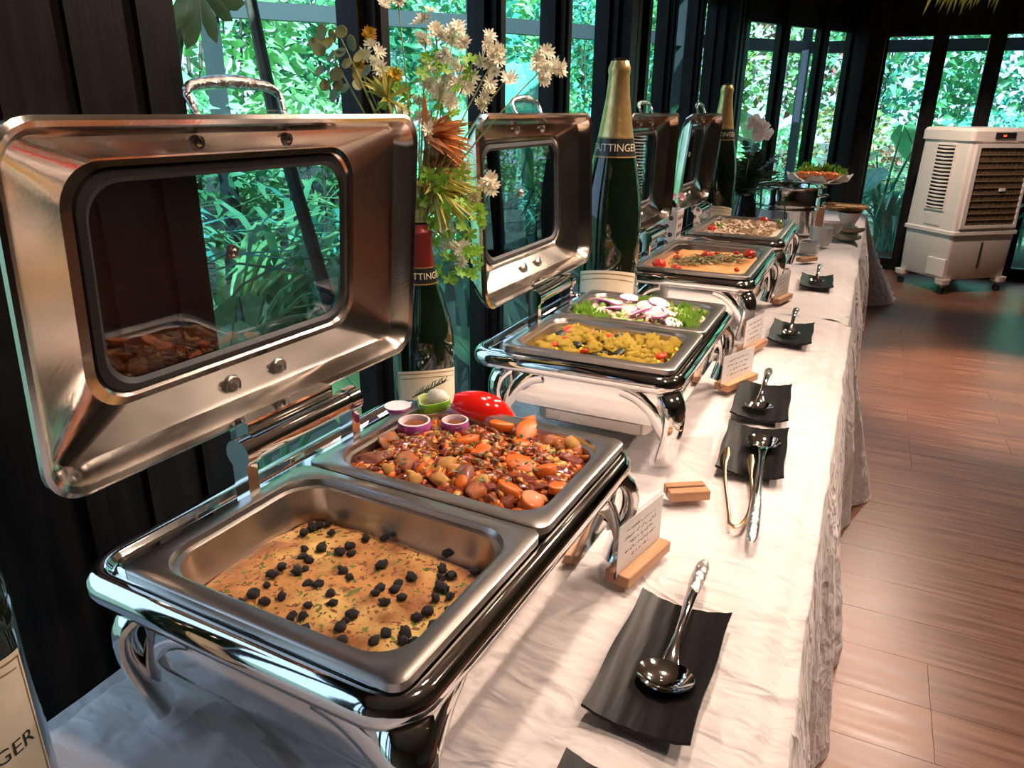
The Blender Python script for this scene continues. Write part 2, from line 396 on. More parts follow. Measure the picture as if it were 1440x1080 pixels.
for (y0, y1), lb in (((-.34, 2.89), 'folding banquet table hidden under the near cloth'), ((2.94, 6.44), 'folding banquet table hidden under the far cloth')):
    t = thing('folding_table', lb, 'table', ((TX0 + TX1) / 2, (y0 + y1) / 2, 0))
    hx, hy = (TX1 - TX0) / 2 - .018, (y1 - y0) / 2 - .005
    MB().rbox(hx, hy, .02, .69, .722).build('tabletop', tab_m, t)
    for sx in (-1, 1):
        for sy in (-1, 1): MB().tube([(sx * (hx - .08), sy * (hy - .25), 0), (sx * (hx - .1), sy * (hy - .28), .691)], .014).build('leg', leg_m, t)
# ------------------------------------------------------------------ chafing dishes
HX, HY = .195, .305
OX0, OX1, OY = -.272, .2155, .326
PANZ = .218
def rim_ring(i, z, r): return [(x, y, z) for x, y in rrect((OX1 - OX0) / 2 - i, OY - i, r - i, 8, (OX0 + OX1) / 2, 0)]
def make_chafer():
    t = thing('chafing_dish', 'x', 'chafing dish')
    R0 = .06
    # frame: rolled bullnose, groove, shelf and opening
    MB().loft([rim_ring(.030, .162, R0), rim_ring(.012, .163, R0), rim_ring(.003, .170, R0), rim_ring(0, .181, R0), rim_ring(.002, .192, R0), rim_ring(.009, .2, R0), rim_ring(.018, .203, R0),
               rim_ring(.025, .2, R0), rim_ring(.029, .194, R0), rim_ring(.032, .193, R0), rim_ring(.034, .198, R0), rim_ring(.038, .200, R0), rim_ring(.041, .197, R0)]).build('rim', chrome, t, sharp=60)
    ring_s = rim_ring(.041, .197, R0)
    op = [(x, y, .197) for x, y in rrect(HX - .012, HY - .012, .03, 8)]
    op2 = [(x, y, .15) for x, y in rrect(HX - .014, HY - .014, .03, 8)]
    MB().loft([ring_s, op, op2]).build('shelf', chrome, t)
    rr = lambda i, z: [(x, y, z) for x, y in rrect(HX + .004 - i, HY + .002 - i, .045, 8)]
    MB().loft([rr(0, .172), rr(0, .165), rr(.003, .10), rr(.008, .086), rr(.02, .080)], False, True).build('water_pan', chrome, t)
    # lower heater tray resting on the legs' stretcher
    MB().rbox(.135, .235, .03, .026, .058).build('heater_tray', steel, t)
    MB().tube([(-.12, -.22, .026), (-.12, .22, .026)], .006).tube([(.12, -.22, .026), (.12, .22, .026)], .006).build('stretcher', chrome, t)
    for sx in (-1, 1):
        for sy in (-1, 1):
            p = bez((sx * .165, sy * .268, .168), (sx * .235, sy * .335, .155), (sx * .198, sy * .296, .06), (sx * .190, sy * .284, .006), 12)
            rad = [(.012, .030), (.014, .029), (.015, .028), (.015, .027), (.0145, .026), (.0135, .0245), (.0125, .0245), (.0125, .0245), (.0122, .0245), (.012, .0245), (.012, .0245), (.0125, .025), (.0135, .025)]
            m = MB(); m.tube(p, rad, 14, True, up=(sx, sy, 0.3)); m.build('leg', chrome, t)
            # curved brackets sweeping from leg to the frame
            m = MB()
            m.tube(bez((sx * .200, sy * .280, .06), (sx * .198, sy * .25, .125), (sx * .196, sy * .22, .15), (sx * .192, sy * .17, .160), 8), [(.005, .016)] * 9, 8, True, up=(sx, 0, 0))
            m.tube(bez((sx * .190, sy * .292, .06), (sx * .16, sy * .305, .125), (sx * .14, sy * .306, .15), (sx * .09, sy * .308, .160), 8), [(.005, .016)] * 9, 8, True, up=(0, sy, 0))
            m.build('bracket', chrome, t)
    # lid, standing open: dish-shaped, rim facing +x
    LZ, LH, LY = .497, .203, .338
    lx = -.225
    def lr(hy, hz, r, x, dz=0): return [(x, y, LZ + dz + z) for y, z in rrect(hy, hz, r, 8)]
    WH, WZ = .213, .122
    lid = MB().loft([lr(WH + .012, WZ + .012, .05, lx - .064, .006), lr(WH + .03, WZ + .025, .055, lx - .062, .004), lr(LY - .02, LH - .018, .045, lx - .034), lr(LY - .004, LH - .004, .045, lx - .012), lr(LY, LH, .045, lx - .004),
                     lr(LY, LH, .045, lx + .004), lr(LY - .005, LH - .005, .043, lx + .007), lr(LY - .011, LH - .011, .04, lx + .003), lr(LY - .016, LH - .016, .04, lx - .006),
                     lr(LY - .026, LH - .024, .028, lx - .026), lr(LY - .034, LH - .029, .03, lx - .031), lr(WH + .030, WZ + .024, .052, lx - .054, .004), lr(WH + .018, WZ + .016, .048, lx - .052, .005), lr(WH + .012, WZ + .01, .047, lx - .058, .006)], closed=True).build('lid', chrome_worn, t, sharp=20)
    # gasket round the window and the pane itself
    MB().loft([lr(WH + .013, WZ + .011, .047, lx - .053, .006), lr(WH + .004, WZ + .003, .045, lx - .051, .006), lr(WH - .002, WZ - .003, .043, lx - .056, .006), lr(WH + .013, WZ + .011, .047, lx - .0635, .006)], closed=True).build('gasket', rubber, lid)
    MB().loft([lr(WH + .006, WZ + .005, .045, lx - .062, .006), lr(WH + .006, WZ + .005, .045, lx - .058, .006)], True, True).build('lid_window', lid_glass, lid)
    # knob at the middle of the pane, four round pressed bosses
    def boss(y, z, x, r, name='boss'):
        m = MB(); prof = [(r, 0), (r * .97, .003), (r * .82, .0055), (r * .75, .0035), (r * .55, .0035), (r * .5, .006), (r * .28, .0075), (r * .22, .004), (.0005, .004)]
        m.loft([[(x + h, y + q * math.cos(2 * PI * k / 18), z + q * math.sin(2 * PI * k / 18)) for k in range(18)] for q, h in prof]); m.build(name, steel, lid)
    for s in (-1, 1): boss(s * .045, LZ - .163, lx - .039, .0165)
    for s in (-1, 1): boss(s * .075, LZ + .168, lx - .035, .010)
    boss(-.012, LZ + .02, lx - .058, .011, 'window_knob')
    # handle over the top edge
    hp = [(lx - .03, -.070, LZ + LH - .012)] + bez((lx - .04, -.075, LZ + LH + .010), (lx - .05, -.083, LZ + LH + .030), (lx - .05, -.055, LZ + LH + .032), (lx - .05, 0, LZ + LH + .034), 7)
    hp = hp + [(x, -y, z) for x, y, z in reversed(hp[:-1])]
    n = len(hp); rad = [.0045 + .0045 * max(0, 1 - abs(i - (n - 1) / 2) / ((n - 1) / 2) * 1.35) ** .7 for i in range(n)]
    MB().tube(hp, rad, 12).build('handle', hammered, lid)
    # hinge barrel with its end collars and brackets
    hx, hz = -.196, .279
    MB().tube([(hx, -.10, hz), (hx, .10, hz)], .0175, 18).build('hinge_barrel', chrome, t)
    for s in (-1, 1):
        MB().tube([(hx, s * .096, hz), (hx, s * .118, hz)], .0205, 18).build('hinge_collar', chrome, t)
        MB().box(hx - .014, hx + .012, s * .107 - .009, s * .107 + .009, .197, hz).build('hinge_bracket', chrome, t)
    MB().box(hx - .036, hx - .012, -.085, .085, hz - .006, hz + .03).build('lid_bracket', chrome, t)
    MB().rbox(.02, .125, .01, .196, .206, .003, hx, 0).build('hinge_plate', chrome, t)
    return t
chafer = make_chafer()
CXW = -.495
CH_ROT = [math.radians(-2.4), 0, 0, 0]
def cpos(i, dx, dy):
    a = CH_ROT[i]; return CXW + dx * math.cos(a) - dy * math.sin(a), CH_Y[i] + dx * math.sin(a) + dy * math.cos(a)
CH_Y = [.750, 1.715, 2.715, 3.565]
lab = ['large chrome chafing dish nearest the camera, holding the currant bake and the stew',
       'chrome chafing dish second from the camera, holding yellow florets and the onion salad',
       'chrome chafing dish third from the camera, holding the orange mash',
       'chrome chafing dish farthest from the camera, holding sliced mushrooms']
for i, yc in enumerate(CH_Y):
    o = chafer if i == 0 else copy_tree(chafer)
    o.location = (CXW, yc, TABLE + .0005); o.rotation_euler = (0, 0, CH_ROT[i]); o['label'] = lab[i]; o['group'] = 'open chafing dishes along the buffet'
    th = math.radians((4.5, -2.5, 0.5, 0.0)[i])                        # how far each lid leans
    if th:
        l_ = [c for c in o.children if c.name.split('.')[0] == 'lid'][0]; pv = Vector((-.225, 0, .50)); Rl = Matrix.Rotation(th, 3, 'Y')
        l_.rotation_euler = (0, th, 0); l_.location = pv - Rl @ pv
def make_pan(hy, label, ci, dy, depth=.1):
    x0_, y0_ = cpos(ci, 0, dy)
    rr = lambda i, z, r: [(x, yy, z) for x, yy in rrect(HX - i, hy - i, r, 8)]
    m = MB().loft([rr(.0, -.010, .018), rr(0, 0, .018), rr(.003, .002, .018), rr(.021, .002, .032), rr(.0245, .0005, .045), rr(.026, -.006, .05), rr(.040, -depth + .012, .05), rr(.05, -depth, .045)], False, True)
    m.loft([rr(.053, -depth - .0015, .043), rr(.041, -depth + .01, .05), rr(.031, -.009, .05), rr(.02, -.003, .03), rr(.002, -.002, .018), rr(.0, -.010, .018)], True, False)
    o = m.build('food_pan', steel, loc=(x0_, y0_, TABLE + PANZ - .002), rot=(0, 0, CH_ROT[ci])); return tag(o, label, 'food pan', 'steel food pans set in the chafing dishes')
hh = .1515
make_pan(hh, 'deep half-size steel pan holding the currant bake, nearest the camera', 0, -.153)
make_pan(hh, 'half-size steel pan full of red vegetable stew', 0, .153)
make_pan(hh, 'half-size steel pan of yellow spiced florets', 1, -.153, .07)
make_pan(hh, 'half-size steel pan of lettuce and pink onion slices', 1, .153, .07)
make_pan(HY, 'full-size steel pan of orange mash', 2, 0, .07)
make_pan(HY, 'full-size steel pan of sliced mushrooms', 3, 0, .07)
# ------------------------------------------------------------------ food
def food_surface(name, label, cat, pc, hy, z, mat, bump, freq, seed, crown=0.0, inset=.034, res=46, extra=None):
    hx = HX - inset; h2 = hy - inset; V = []; Fc = []
    for j in range(res + 1):
        for i in range(res + 1):
            u, v = -1 + 2 * i / res, -1 + 2 * j / res
            # squircle mapping keeps the corners round like the pan
            k = 1 - .10 * (u * u * v * v) ** 1.5 * 1.0
            x, y = u * hx * k, v * h2 * k
            q = Vector((x * freq, y * freq, seed))
            e = max(abs(u), abs(v))
            zz = bump * (noise.noise(q) + .5 * noise.noise(q * 2.3)) + crown * (1 - e * e) - .004 * max(0, e - .93) / .07
            if extra: zz += extra(x, y)
            V.append((x, y, zz))
    n = res + 1
    for j in range(res):
        for i in range(res): Fc.append((j * n + i, j * n + i + 1, (j + 1) * n + i + 1, (j + 1) * n + i))
    # skirt and underside so that it is a slab, not a sheet
    rim = [i for i in range(n)] + [j * n + res for j in range(1, n)] + [res * n + i for i in range(res - 1, -1, -1)] + [j * n for j in range(res - 1, 0, -1)]
    o = len(V); V += [(V[i][0] * .985, V[i][1] * .985, -.02) for i in rim]
    for k in range(len(rim)):
        k2 = (k + 1) % len(rim); Fc.append((rim[k2], rim[k], o + k, o + k2))
    Fc.append(tuple(o + k for k in reversed(range(len(rim)))))
    ob = MB().add(V, Fc).build(name, mat, loc=(*cpos(*pc), TABLE + z), rot=(0, 0, CH_ROT[pc[0]]), sharp=60)
    return tag(ob, label, cat, kind='stuff')
SURF1 = .163
bake_m = M('golden_bake', (0.56, 0.26, 0.08), .45, c2=(0.28, 0.10, 0.03), scale=16, detail=8, lo=.44, hi=.60, bump=.6, bscale=120, bdist=.003)
_nt = bake_m.node_tree   # herb flecks and pale cheese patches printed over the crust
_b = _nt.nodes['Principled BSDF']; _src = _b.inputs['Base Color'].links[0].from_socket
def overlay(nt, src, sc, lo, hi, col, det=2):
    tcx = nt.nodes.new('ShaderNodeTexCoord'); nn = nt.nodes.new('ShaderNodeTexNoise'); nn.inputs['Scale'].default_value = sc; nn.inputs['Detail'].default_value = det
    nt.links.new(tcx.outputs['Object'], nn.inputs['Vector'])
    mr = nt.nodes.new('ShaderNodeMapRange'); mr.inputs['From Min'].default_value = lo; mr.inputs['From Max'].default_value = hi
    nt.links.new(nn.outputs['Fac'], mr.inputs['Value'])
    mx = nt.nodes.new('ShaderNodeMixRGB'); mx.inputs[2].default_value = (*col, 1); nt.links.new(mr.outputs[0], mx.inputs[0]); nt.links.new(src, mx.inputs[1]); return mx.outputs[0]
_s = overlay(_nt, _src, 11, .50, .66, (.74, .47, .15)); _s = overlay(_nt, _s, 140, .575, .63, (.20, .06, .02)); _s = overlay(_nt, _s, 75, .64, .67, (.12, .17, .03))
_nt.links.new(_s, _b.inputs['Base Color'])
P1 = (0, 0, -.153); Y1 = cpos(*P1)[1]
food_surface('currant_bake', 'golden baked cheese-topped dish dotted with black currants, in the nearest pan', 'baked dish', P1, hh, SURF1, bake_m, .003, 22, 1, .004, inset=.037)
cur_m = M('dried_currant', (0.012, 0.008, 0.010), .55, bump=.6, bscale=300, bdist=.002)
cur = [lump_mesh('currant', cur_m, (1.1, .9, .8), .55, 2.4, s, 2) for s in range(4)]
CUR = [(192,428),(252,448),(302,402),(352,432),(362,358),(385,315),(428,278),(428,408),(520,232),(526,202),(602,198),(548,250),(530,288),(498,300),(683,214),(727,188),(732,220),(645,130),(560,105),(590,95),(525,128),(630,88),(798,152),(880,150),(1160,214),(865,273),(698,295),(726,322),(998,323),(1136,290),(1128,325),(1172,318),(1275,296),(1308,370),(1123,366),(1150,375),(540,352),(588,358),(640,396),(650,438),(543,447),(472,498),(520,496),(526,552),(738,490),(708,518),(685,547),(690,604),(858,372),(840,393),(940,352),(925,376),(955,412),(882,434),(1104,416),(1168,407),(1258,414),(1252,440),(1066,476),(1022,500),(1097,541),(1172,482),(885,572),(833,604),(970,570),(963,606),(1008,608)]
r = R_(5)
for i, (u, v) in enumerate(CUR):
    p = at(260 + u / 3.13, 710 + v / 3.13, Z=TABLE + SURF1 + .004)
    p.x = min(max(p.x, CXW - .147), CXW + .147); p.y = min(max(p.y, Y1 - .11), Y1 + .11)
    k = r.uniform(.005, .0076)
    tag(place('currant', cur[i % 4], None, (p.x, p.y, p.z + k * .45), (r.uniform(-.4, .4), r.uniform(-.4, .4), r.uniform(0, 6)), k), 'small black dried currant on the golden bake', 'currant', 'currants on the bake')
# stew
P2 = (0, 0, .153); Y2 = cpos(*P2)[1]
sauce_m = M('stew_sauce', (0.15, 0.022, 0.006), .14, c2=(0.30, 0.07, 0.015), scale=35, bump=.8, bscale=80, bdist=.004)
SZ = .193
food_surface('stew_sauce', 'glossy red-brown vegetable stew sauce filling the second pan', 'stew', P2, hh, SZ, sauce_m, .004, 30, 3, .010, inset=.030)
carrot_m = M('cooked_carrot', (0.74, 0.17, 0.012), .35, c2=(0.60, 0.11, 0.01), scale=40, coat=.15, bump=.2, bscale=90)
meat_m = [M('stew_chunk_red', (0.30, 0.05, 0.016), .2, c2=(0.16, .025, .008), scale=50, coat=.6, bump=.5, bscale=90, bdist=.003),
          M('stew_chunk_orange', (0.52, 0.16, 0.03), .22, c2=(0.32, .07, .015), scale=50, coat=.6, bump=.5, bscale=90, bdist=.003),
          M('stew_chunk_mauve', (0.20, 0.05, 0.02), .25, c2=(0.28, .07, .025), scale=50, coat=.6, bump=.3, bscale=90, bdist=.003)]
caul_m = M('stew_cauliflower', (0.72, 0.40, 0.09), .35, c2=(.60, .26, .05), scale=40, coat=.3, bump=.6, bscale=160, bdist=.004)
herb_m = M('chopped_herb', (0.05, 0.10, 0.02), .5)

ca_me = [lump_mesh('cauliflower_piece', caul_m, (1, .8, .7), .55, 3.2, s, 2) for s in range(3)]
def chunk_mesh(name, mat, rad, seed, cuts=7):
    rr_ = R_(seed * 13 + 5); v, f = ICO[3]; pl_ = []
    for _ in range(cuts):
        n_ = Vector((rr_.gauss(0, 1), rr_.gauss(0, 1), rr_.gauss(0, 1))).normalized(); pl_.append((n_, rr_.uniform(.42, .8)))
    out = []
    for p in v:
        p = Vector(p)
        for n_, d_ in pl_:
            k_ = p.dot(n_) - d_
            if k_ > 0: p = p - n_ * k_ * .9
        k_ = 1 + .14 * noise.noise(p * 3 + Vector((seed, 0, 0))); out.append((p.x * k_ * rad[0], p.y * k_ * rad[1], p.z * k_ * rad[2]))
    me = bpy.data.meshes.new(name); me.from_pydata(out, [], f); me.materials.append(mat); me.polygons.foreach_set('use_smooth', [True] * len(me.polygons)); me.update(); return me
def carrot_mesh(seed):
    rr_ = R_(seed); m = MB(); n = 16; a0 = rr_.uniform(.75, 1.2)
    ring = lambda z, k: [(k * a0 * math.cos(2 * PI * i / n) * (1 + .06 * math.sin(3 * i)), k * .8 * math.sin(2 * PI * i / n), z + .12 * math.cos(2 * PI * i / n)) for i in range(n)]
    m.loft([ring(-.36, .86), ring(-.26, .98), ring(.26, 1), ring(.36, .88)], True, True)
    me = bpy.data.meshes.new('carrot_slice'); me.from_pydata(m.v, [], m.f); me.materials.append(carrot_m)
    me.polygons.foreach_set('use_smooth', [True] * len(me.polygons)); me.update(); me.set_sharp_from_angle(angle=.9); return me
car = [carrot_mesh(s) for s in range(4)]
ch_me = [[chunk_mesh('stew_chunk', m, (1.25, 1.0, .75), s + 10 * k) for s in range(3)] for k, m in enumerate(meat_m)]
# px positions in the photograph of the larger pieces (zoom frame 480..860 x 530..730, scale 3.789)
def stew_at(u, v, dz=.012): return at(480 + u / 3.789, 530 + v / 3.789, Z=TABLE + SZ + dz)
CAR = [(660,345,.019),(760,405,.019),(955,475,.022),(1085,500,.022),(985,295,.022),(990,235,.02),(865,260,.021),(960,360,.015),(895,598,.017),(1015,665,.020),(1160,595,.017),(640,560,.012),(720,420,.012),(930,420,.013)]
for i, (u, v, s) in enumerate(CAR):
    p = stew_at(u, v, .016)
    tag(place('carrot_slice', car[i % 4], None, p, (r.uniform(-.5, .5), r.uniform(-.5, .5), r.uniform(0, 6)), s * 1.0), 'thick orange carrot slice in the red stew', 'carrot slice', 'carrot slices in the stew')
CHK = [(180,440,.024,2),(230,330,.020,1),(340,460,.024,1),(440,490,.018,0),(640,560,.026,2),(710,610,.02,1),(155,345,.014,1),(225,275,.014,1),(540,280,.016,1),(560,340,.015,0),(640,270,.014,2),(470,365,.014,1),(310,370,.015,0),(395,345,.012,2),(420,430,.013,0),(600,450,.014,0),(690,450,.014,1),(820,500,.015,0),(860,530,.013,1),(800,590,.014,0),(990,560,.017,0),(1060,430,.016,2),(1130,330,.02,1),(1210,330,.017,1),(1240,450,.018,0),(1190,430,.015,2),(1250,390,.014,1),(1120,265,.014,0),(860,380,.014,0),(1010,400,.014,2),(740,300,.013,1),(780,340,.012,0),(880,440,.012,1),(950,560,.014,0),(1060,590,.013,2),(1130,540,.014,0),(1220,510,.014,0),(880,660,.014,0),(800,650,.013,2),(100,420,.013,0),(270,500,.012,0),(330,310,.012,0),(520,380,.011,2),(720,520,.013,0),(1170,380,.013,1),(910,210,.014,2),(1060,330,.013,0),(600,410,.011,1),(500,440,.013,2),(1000,620,.012,0)]
for i, (u, v, s, k) in enumerate(CHK):
    p = stew_at(u, v, .009)
    p.x = min(max(p.x, CXW - .145), CXW + .145); p.y = min(max(p.y, Y2 - .108), Y2 + .108)
    tag(place('stew_chunk', ch_me[k][i % 3], None, p, (r.uniform(-.6, .6), r.uniform(-.6, .6), r.uniform(0, 6)), s * .98), ('brick-red soft chunk in the stew', 'orange-brown soft chunk in the stew', 'purple-brown soft chunk in the stew')[k], 'stew chunk', ('red', 'orange', 'mauve')[k] + ' chunks in the stew')
for i, (u, v, s) in enumerate([(560,470,.02),(520,545,.016),(590,490,.014),(1255,330,.02),(745,560,.018),(250,490,.013),(395,545,.013),(1150,340,.014)]):
    p = stew_at(u, v, .014); p.x = min(max(p.x, CXW - .145), CXW + .145); p.y = min(max(p.y, Y2 - .11), Y2 + .11)
    tag(place('cauliflower_piece', ca_me[i % 3], None, p, (0, 0, r.uniform(0, 6)), s * .85), 'yellow cauliflower piece sunk in the stew', 'cauliflower', 'cauliflower in the stew')
def bits(name, label, pc, z, n, seed, mats, size, hy, crown):
    rr_ = R_(seed); m = MB(); v0, f0 = ICO[1]
    for _ in range(n):
        u, v = rr_.uniform(-1, 1), rr_.uniform(-1, 1); e = max(abs(u), abs(v)); x, y = u * (HX - .042), v * (hy - .042); s_ = size * rr_.uniform(.5, 1.3)
        Rm = Matrix.Rotation(rr_.uniform(0, 6), 3, 'Z') @ Matrix.Rotation(rr_.uniform(0, 6), 3, 'X'); sc = Vector((rr_.uniform(.7, 1.5), rr_.uniform(.5, 1), rr_.uniform(.4, .8)))
        m.cur = rr_.randrange(len(mats)); m.add([tuple(Rm @ Vector((p[0] * sc.x, p[1] * sc.y, p[2] * sc.z)) * s_ + Vector((x, y, crown * (1 - e * e) + rr_.uniform(0, .004)))) for p in v0], f0)
    return tag(m.build(name, mats, loc=(*cpos(*pc), TABLE + z), rot=(0, 0, CH_ROT[pc[0]]), sharp=60), label, 'diced vegetables', kind='stuff')
def herbs(name, label, yc, hy, z, n, seed, mat, size, bound=.85, parts=None):
    rr_ = R_(seed); m = MB()
    for _ in range(n):
        if parts: x, y, zz = parts(rr_)
        else: x, y, zz = rr_.uniform(-1, 1) * (HX - .045) * bound, rr_.uniform(-1, 1) * (hy - .045) * bound, 0
        s = size * rr_.uniform(.5, 1.3); a = rr_.uniform(0, 6.3); tl = rr_.uniform(-.5, .5)
        c, d = math.cos(a) * s, math.sin(a) * s
        m.add([(x - c, y - d, zz - tl * s), (x + d * .5, y - c * .5, zz + .0008), (x + c, y + d, zz + tl * s), (x - d * .5, y + c * .5, zz + .0012), (x, y, zz - .001)], [(0, 1, 2, 3), (0, 4, 1), (1, 4, 2), (2, 4, 3), (3, 4, 0)])
    return tag(m.build(name, mat, loc=(CXW, yc, TABLE + z), smooth=False), label, 'herbs', kind='stuff')
bits('stew_dice', 'finely diced vegetables throughout the red stew', P2, SZ + .003, 800, 31, meat_m + [carrot_m, caul_m], .0085, hh, .013)
herbs('chopped_herbs', 'chopped green herbs scattered over the red stew', Y2, hh, SZ + .024, 170, 8, herb_m, .005)
herbs('herb_flecks', 'tiny green herb flecks scattered over the currant bake', Y1, hh, SURF1 + .0065, 110, 9, M('herb_fleck', (.12, .17, .03), .6), .0028)
# garnish on the far left of the stew
onion_skin = M('red_onion_skin', (0.28, 0.03, 0.22), .3, c2=(.42, .10, .34), scale=60, stretch=(1, 1, .1), coat=.3); onion_flesh = M('red_onion_flesh', (0.80, 0.66, 0.70), .35, coat=.2)
def onion_ring(px, py, rad, label, h=.018):
    p = at(px, py, Z=TABLE + SZ + .02)
    t = thing('onion_ring', label, 'onion ring', (p.x, p.y, TABLE + SZ + .011))
    MB().lathe([(rad * .93, 0), (rad, .002), (rad * 1.02, h * .5), (rad * .985, h - .001), (rad * .96, h)], 28).build('skin', onion_skin, t)
    MB().lathe([(rad * .965, h), (rad * .84, h + .0005), (rad * .80, h - .003), (rad * .82, .001), (rad * .93, 0)], 28).build('flesh', onion_flesh, t)
    return t
o = onion_ring(583, 598, .0275, 'larger purple onion ring filled with relish, at the back of the stew')
o2 = onion_ring(640, 597, .023, 'smaller purple onion ring behind the red pepper wedge in the stew')
rel_m = M('tomato_relish', (.34, .07, .015), .25, c2=(.48, .16, .04), scale=80, bump=.8, bscale=120, bdist=.004)
for q, s in ((o, .022), (o2, .0185)):
    ob = place('relish', lump_mesh('relish', rel_m, (1, 1, .35), .5, 3, 2, 2), None, q.location + Vector((0, 0, .008)), None, s)
    tag(ob, 'red-brown relish heaped in the %s onion ring' % ('larger' if s > .02 else 'smaller'), 'relish')
p = at(556, 573, Z=TABLE + SZ + .02)
t = thing('onion_half', 'halved red onion at the back corner of the stew pan', 'onion', (p.x + .012, p.y - .010, TABLE + SZ + .012))
MB().lathe([(.004, 0), (.015, .003), (.022, .011), (.0235, .018)], 22).build('skin', onion_skin, t); MB().lathe([(.0235, .018), (.021, .0185), (.0205, .0178), (.016, .0182), (.0155, .0176), (.009, .018), (.001, .0178)], 22).build('flesh', onion_flesh, t)
gp_m = M('green_pepper', (0.12, 0.33, 0.02), .2, coat=.5); gp_in = M('green_pepper_flesh', (.55, .62, .25), .4)
p = at(614, 566, Z=TABLE + SZ + .02)
t = thing('green_pepper_ring', 'green pepper ring holding white radish and rosemary on the stew', 'pepper ring', (p.x + .004, p.y - .016, TABLE + SZ + .018))
pr = lambda k, z: [(k * (.033 + .003 * math.cos(4 * a)) * math.cos(a) * .85, k * (.033 + .003 * math.cos(4 * a)) * math.sin(a) * 1.1, z) for a in [2 * PI * i / 40 for i in range(40)]]
MB().loft([pr(.95, 0), pr(1, .003), pr(1, .015), pr(.96, .017)]).build('skin', gp_m, t); MB().loft([pr(.96, .017), pr(.87, .0165), pr(.85, .002), pr(.95, 0)]).build('flesh', gp_in, t)
rad_m = M('white_radish', (.74, .72, .62), .35)
ob = place('white_radish', lump_mesh('white_radish', rad_m, (1.1, .8, .8), .3, 1.4, 3, 2), None, t.location + Vector((.006, .006, .018)), (0, .3, .5), .0185); tag(ob, 'white radish curl sitting in the green pepper ring', 'radish')
m = MB(); rr_ = R_(4)
for k in range(26):
    x = -.03 + k * .0023; s = 1 if k % 2 else -1
    m.tube([(x, 0, .001), (x + .006, s * .006, .005 + rr_.uniform(-.002, .004)), (x + .011, s * .010, .006)], [.0009, .0011, .0004], 5)
m.tube([(-.034, 0, 0), (.03, 0, .002)], .0011, 6)
tag(m.build('rosemary_sprig', M('rosemary', (.05, .08, .035), .6), loc=t.location + Vector((-.004, -.006, .034)), rot=(0, -.35, .75)), 'grey-green rosemary sprig leaning on the pepper ring', 'rosemary')
rp_m = M('red_pepper', (0.62, 0.012, 0.008), .14, coat=.8); rp_in = M('red_pepper_flesh', (.75, .30, .05), .35)
V = []; Fo = []; Fi = []; nu, nv = 18, 9; m = MB(); mo = MB(); mi2 = MB()
def pep(u, v, k):   # u along length, v across
    L_ = .060; wdt = .030 * math.sin(PI * (.10 + .86 * u)) ** .6; a = (v - .5) * 2.3
    return (-(L_) + 2 * L_ * u, wdt * math.sin(a) * k, .026 * (1 - (2 * u - 1) ** 2) * .6 + wdt * math.cos(a) * k * .85)
g1 = [[pep(i / nu, j / nv, 1) for j in range(nv + 1)] for i in range(nu + 1)]; g2 = [[pep(i / nu, j / nv, .84) for j in range(nv + 1)] for i in range(nu + 1)]
def gridf(g, flip=False):
    n = len(g[0]); vs_ = [p for rr2 in g for p in rr2]; fs = []
    for i in range(len(g) - 1):
        for j in range(n - 1):
            q = (i * n + j, i * n + j + 1, (i + 1) * n + j + 1, (i + 1) * n + j); fs.append(q[::-1] if flip else q)
    return vs_, fs
mo.add(*gridf(g1)); mi2.add(*gridf(g2, True))
for e in (0, nv): mi2.add(*gridf([[g1[i][e], g2[i][e]] for i in range(nu + 1)]))
p = at(680, 577, Z=TABLE + SZ + .02)
t = thing('red_pepper_wedge', 'bright red pepper wedge standing on the back of the stew', 'pepper wedge', (p.x, p.y, TABLE + SZ + .016)); t.rotation_euler = (math.radians(48), math.radians(22), math.radians(32))
mo.build('skin', rp_m, t); mi2.build('flesh', rp_in, t)
# yellow florets, chafer 2 near pan
P3 = (1, 0, -.153); P4 = (1, 0, .153); Y3, Y4 = CH_Y[1] - .153, CH_Y[1] + .153
yel_m = M('turmeric_floret', (0.95, 0.66, 0.06), .5, c2=(0.86, .52, .03), scale=30, bump=1, bscale=220, bdist=.006)
bits('spiced_crumbs', 'loose yellow crumbs between the florets', P3, .188, 320, 34, [yel_m, yel_m, M('crumb_red', (.5, .08, .02), .4), M('crumb_dark', (.03, .03, .01), .5)], .0075, hh, .018)
food_surface('spiced_couscous', 'bright yellow spiced grain under the florets', 'grains', P3, hh, .184, yel_m, .006, 40, 5, .012, inset=.036, res=36)
fl = [lump_mesh('yellow_floret', yel_m, (1.1, 1, .8), .75, 2.8, s, 3) for s in range(5)]
def spread(n, yc, hy, seed, mind, inset=.055):
    rr_ = R_(seed); out = []; tries = 0
    while len(out) < n and tries < 6000:
        tries += 1; x, y = rr_.uniform(-1, 1) * (HX - inset), rr_.uniform(-1, 1) * (hy - inset)
        if all((x - a) ** 2 + (y - b) ** 2 > mind * mind for a, b in out): out.append((x, y))
    return [(CXW + x, yc + y) for x, y in out]
olive_m = M('dark_leaf', (0.015, 0.02, 0.008), .4); redbit_m = M('red_pepper_bit', (.62, .05, .02), .3)
ol = [lump_mesh('aubergine_piece', olive_m, (1.2, .8, .4), .5, 2, s, 2) for s in range(2)]; rb = [lump_mesh('red_pepper_bit', redbit_m, (1.2, .8, .5), .5, 2, s, 2) for s in range(2)]
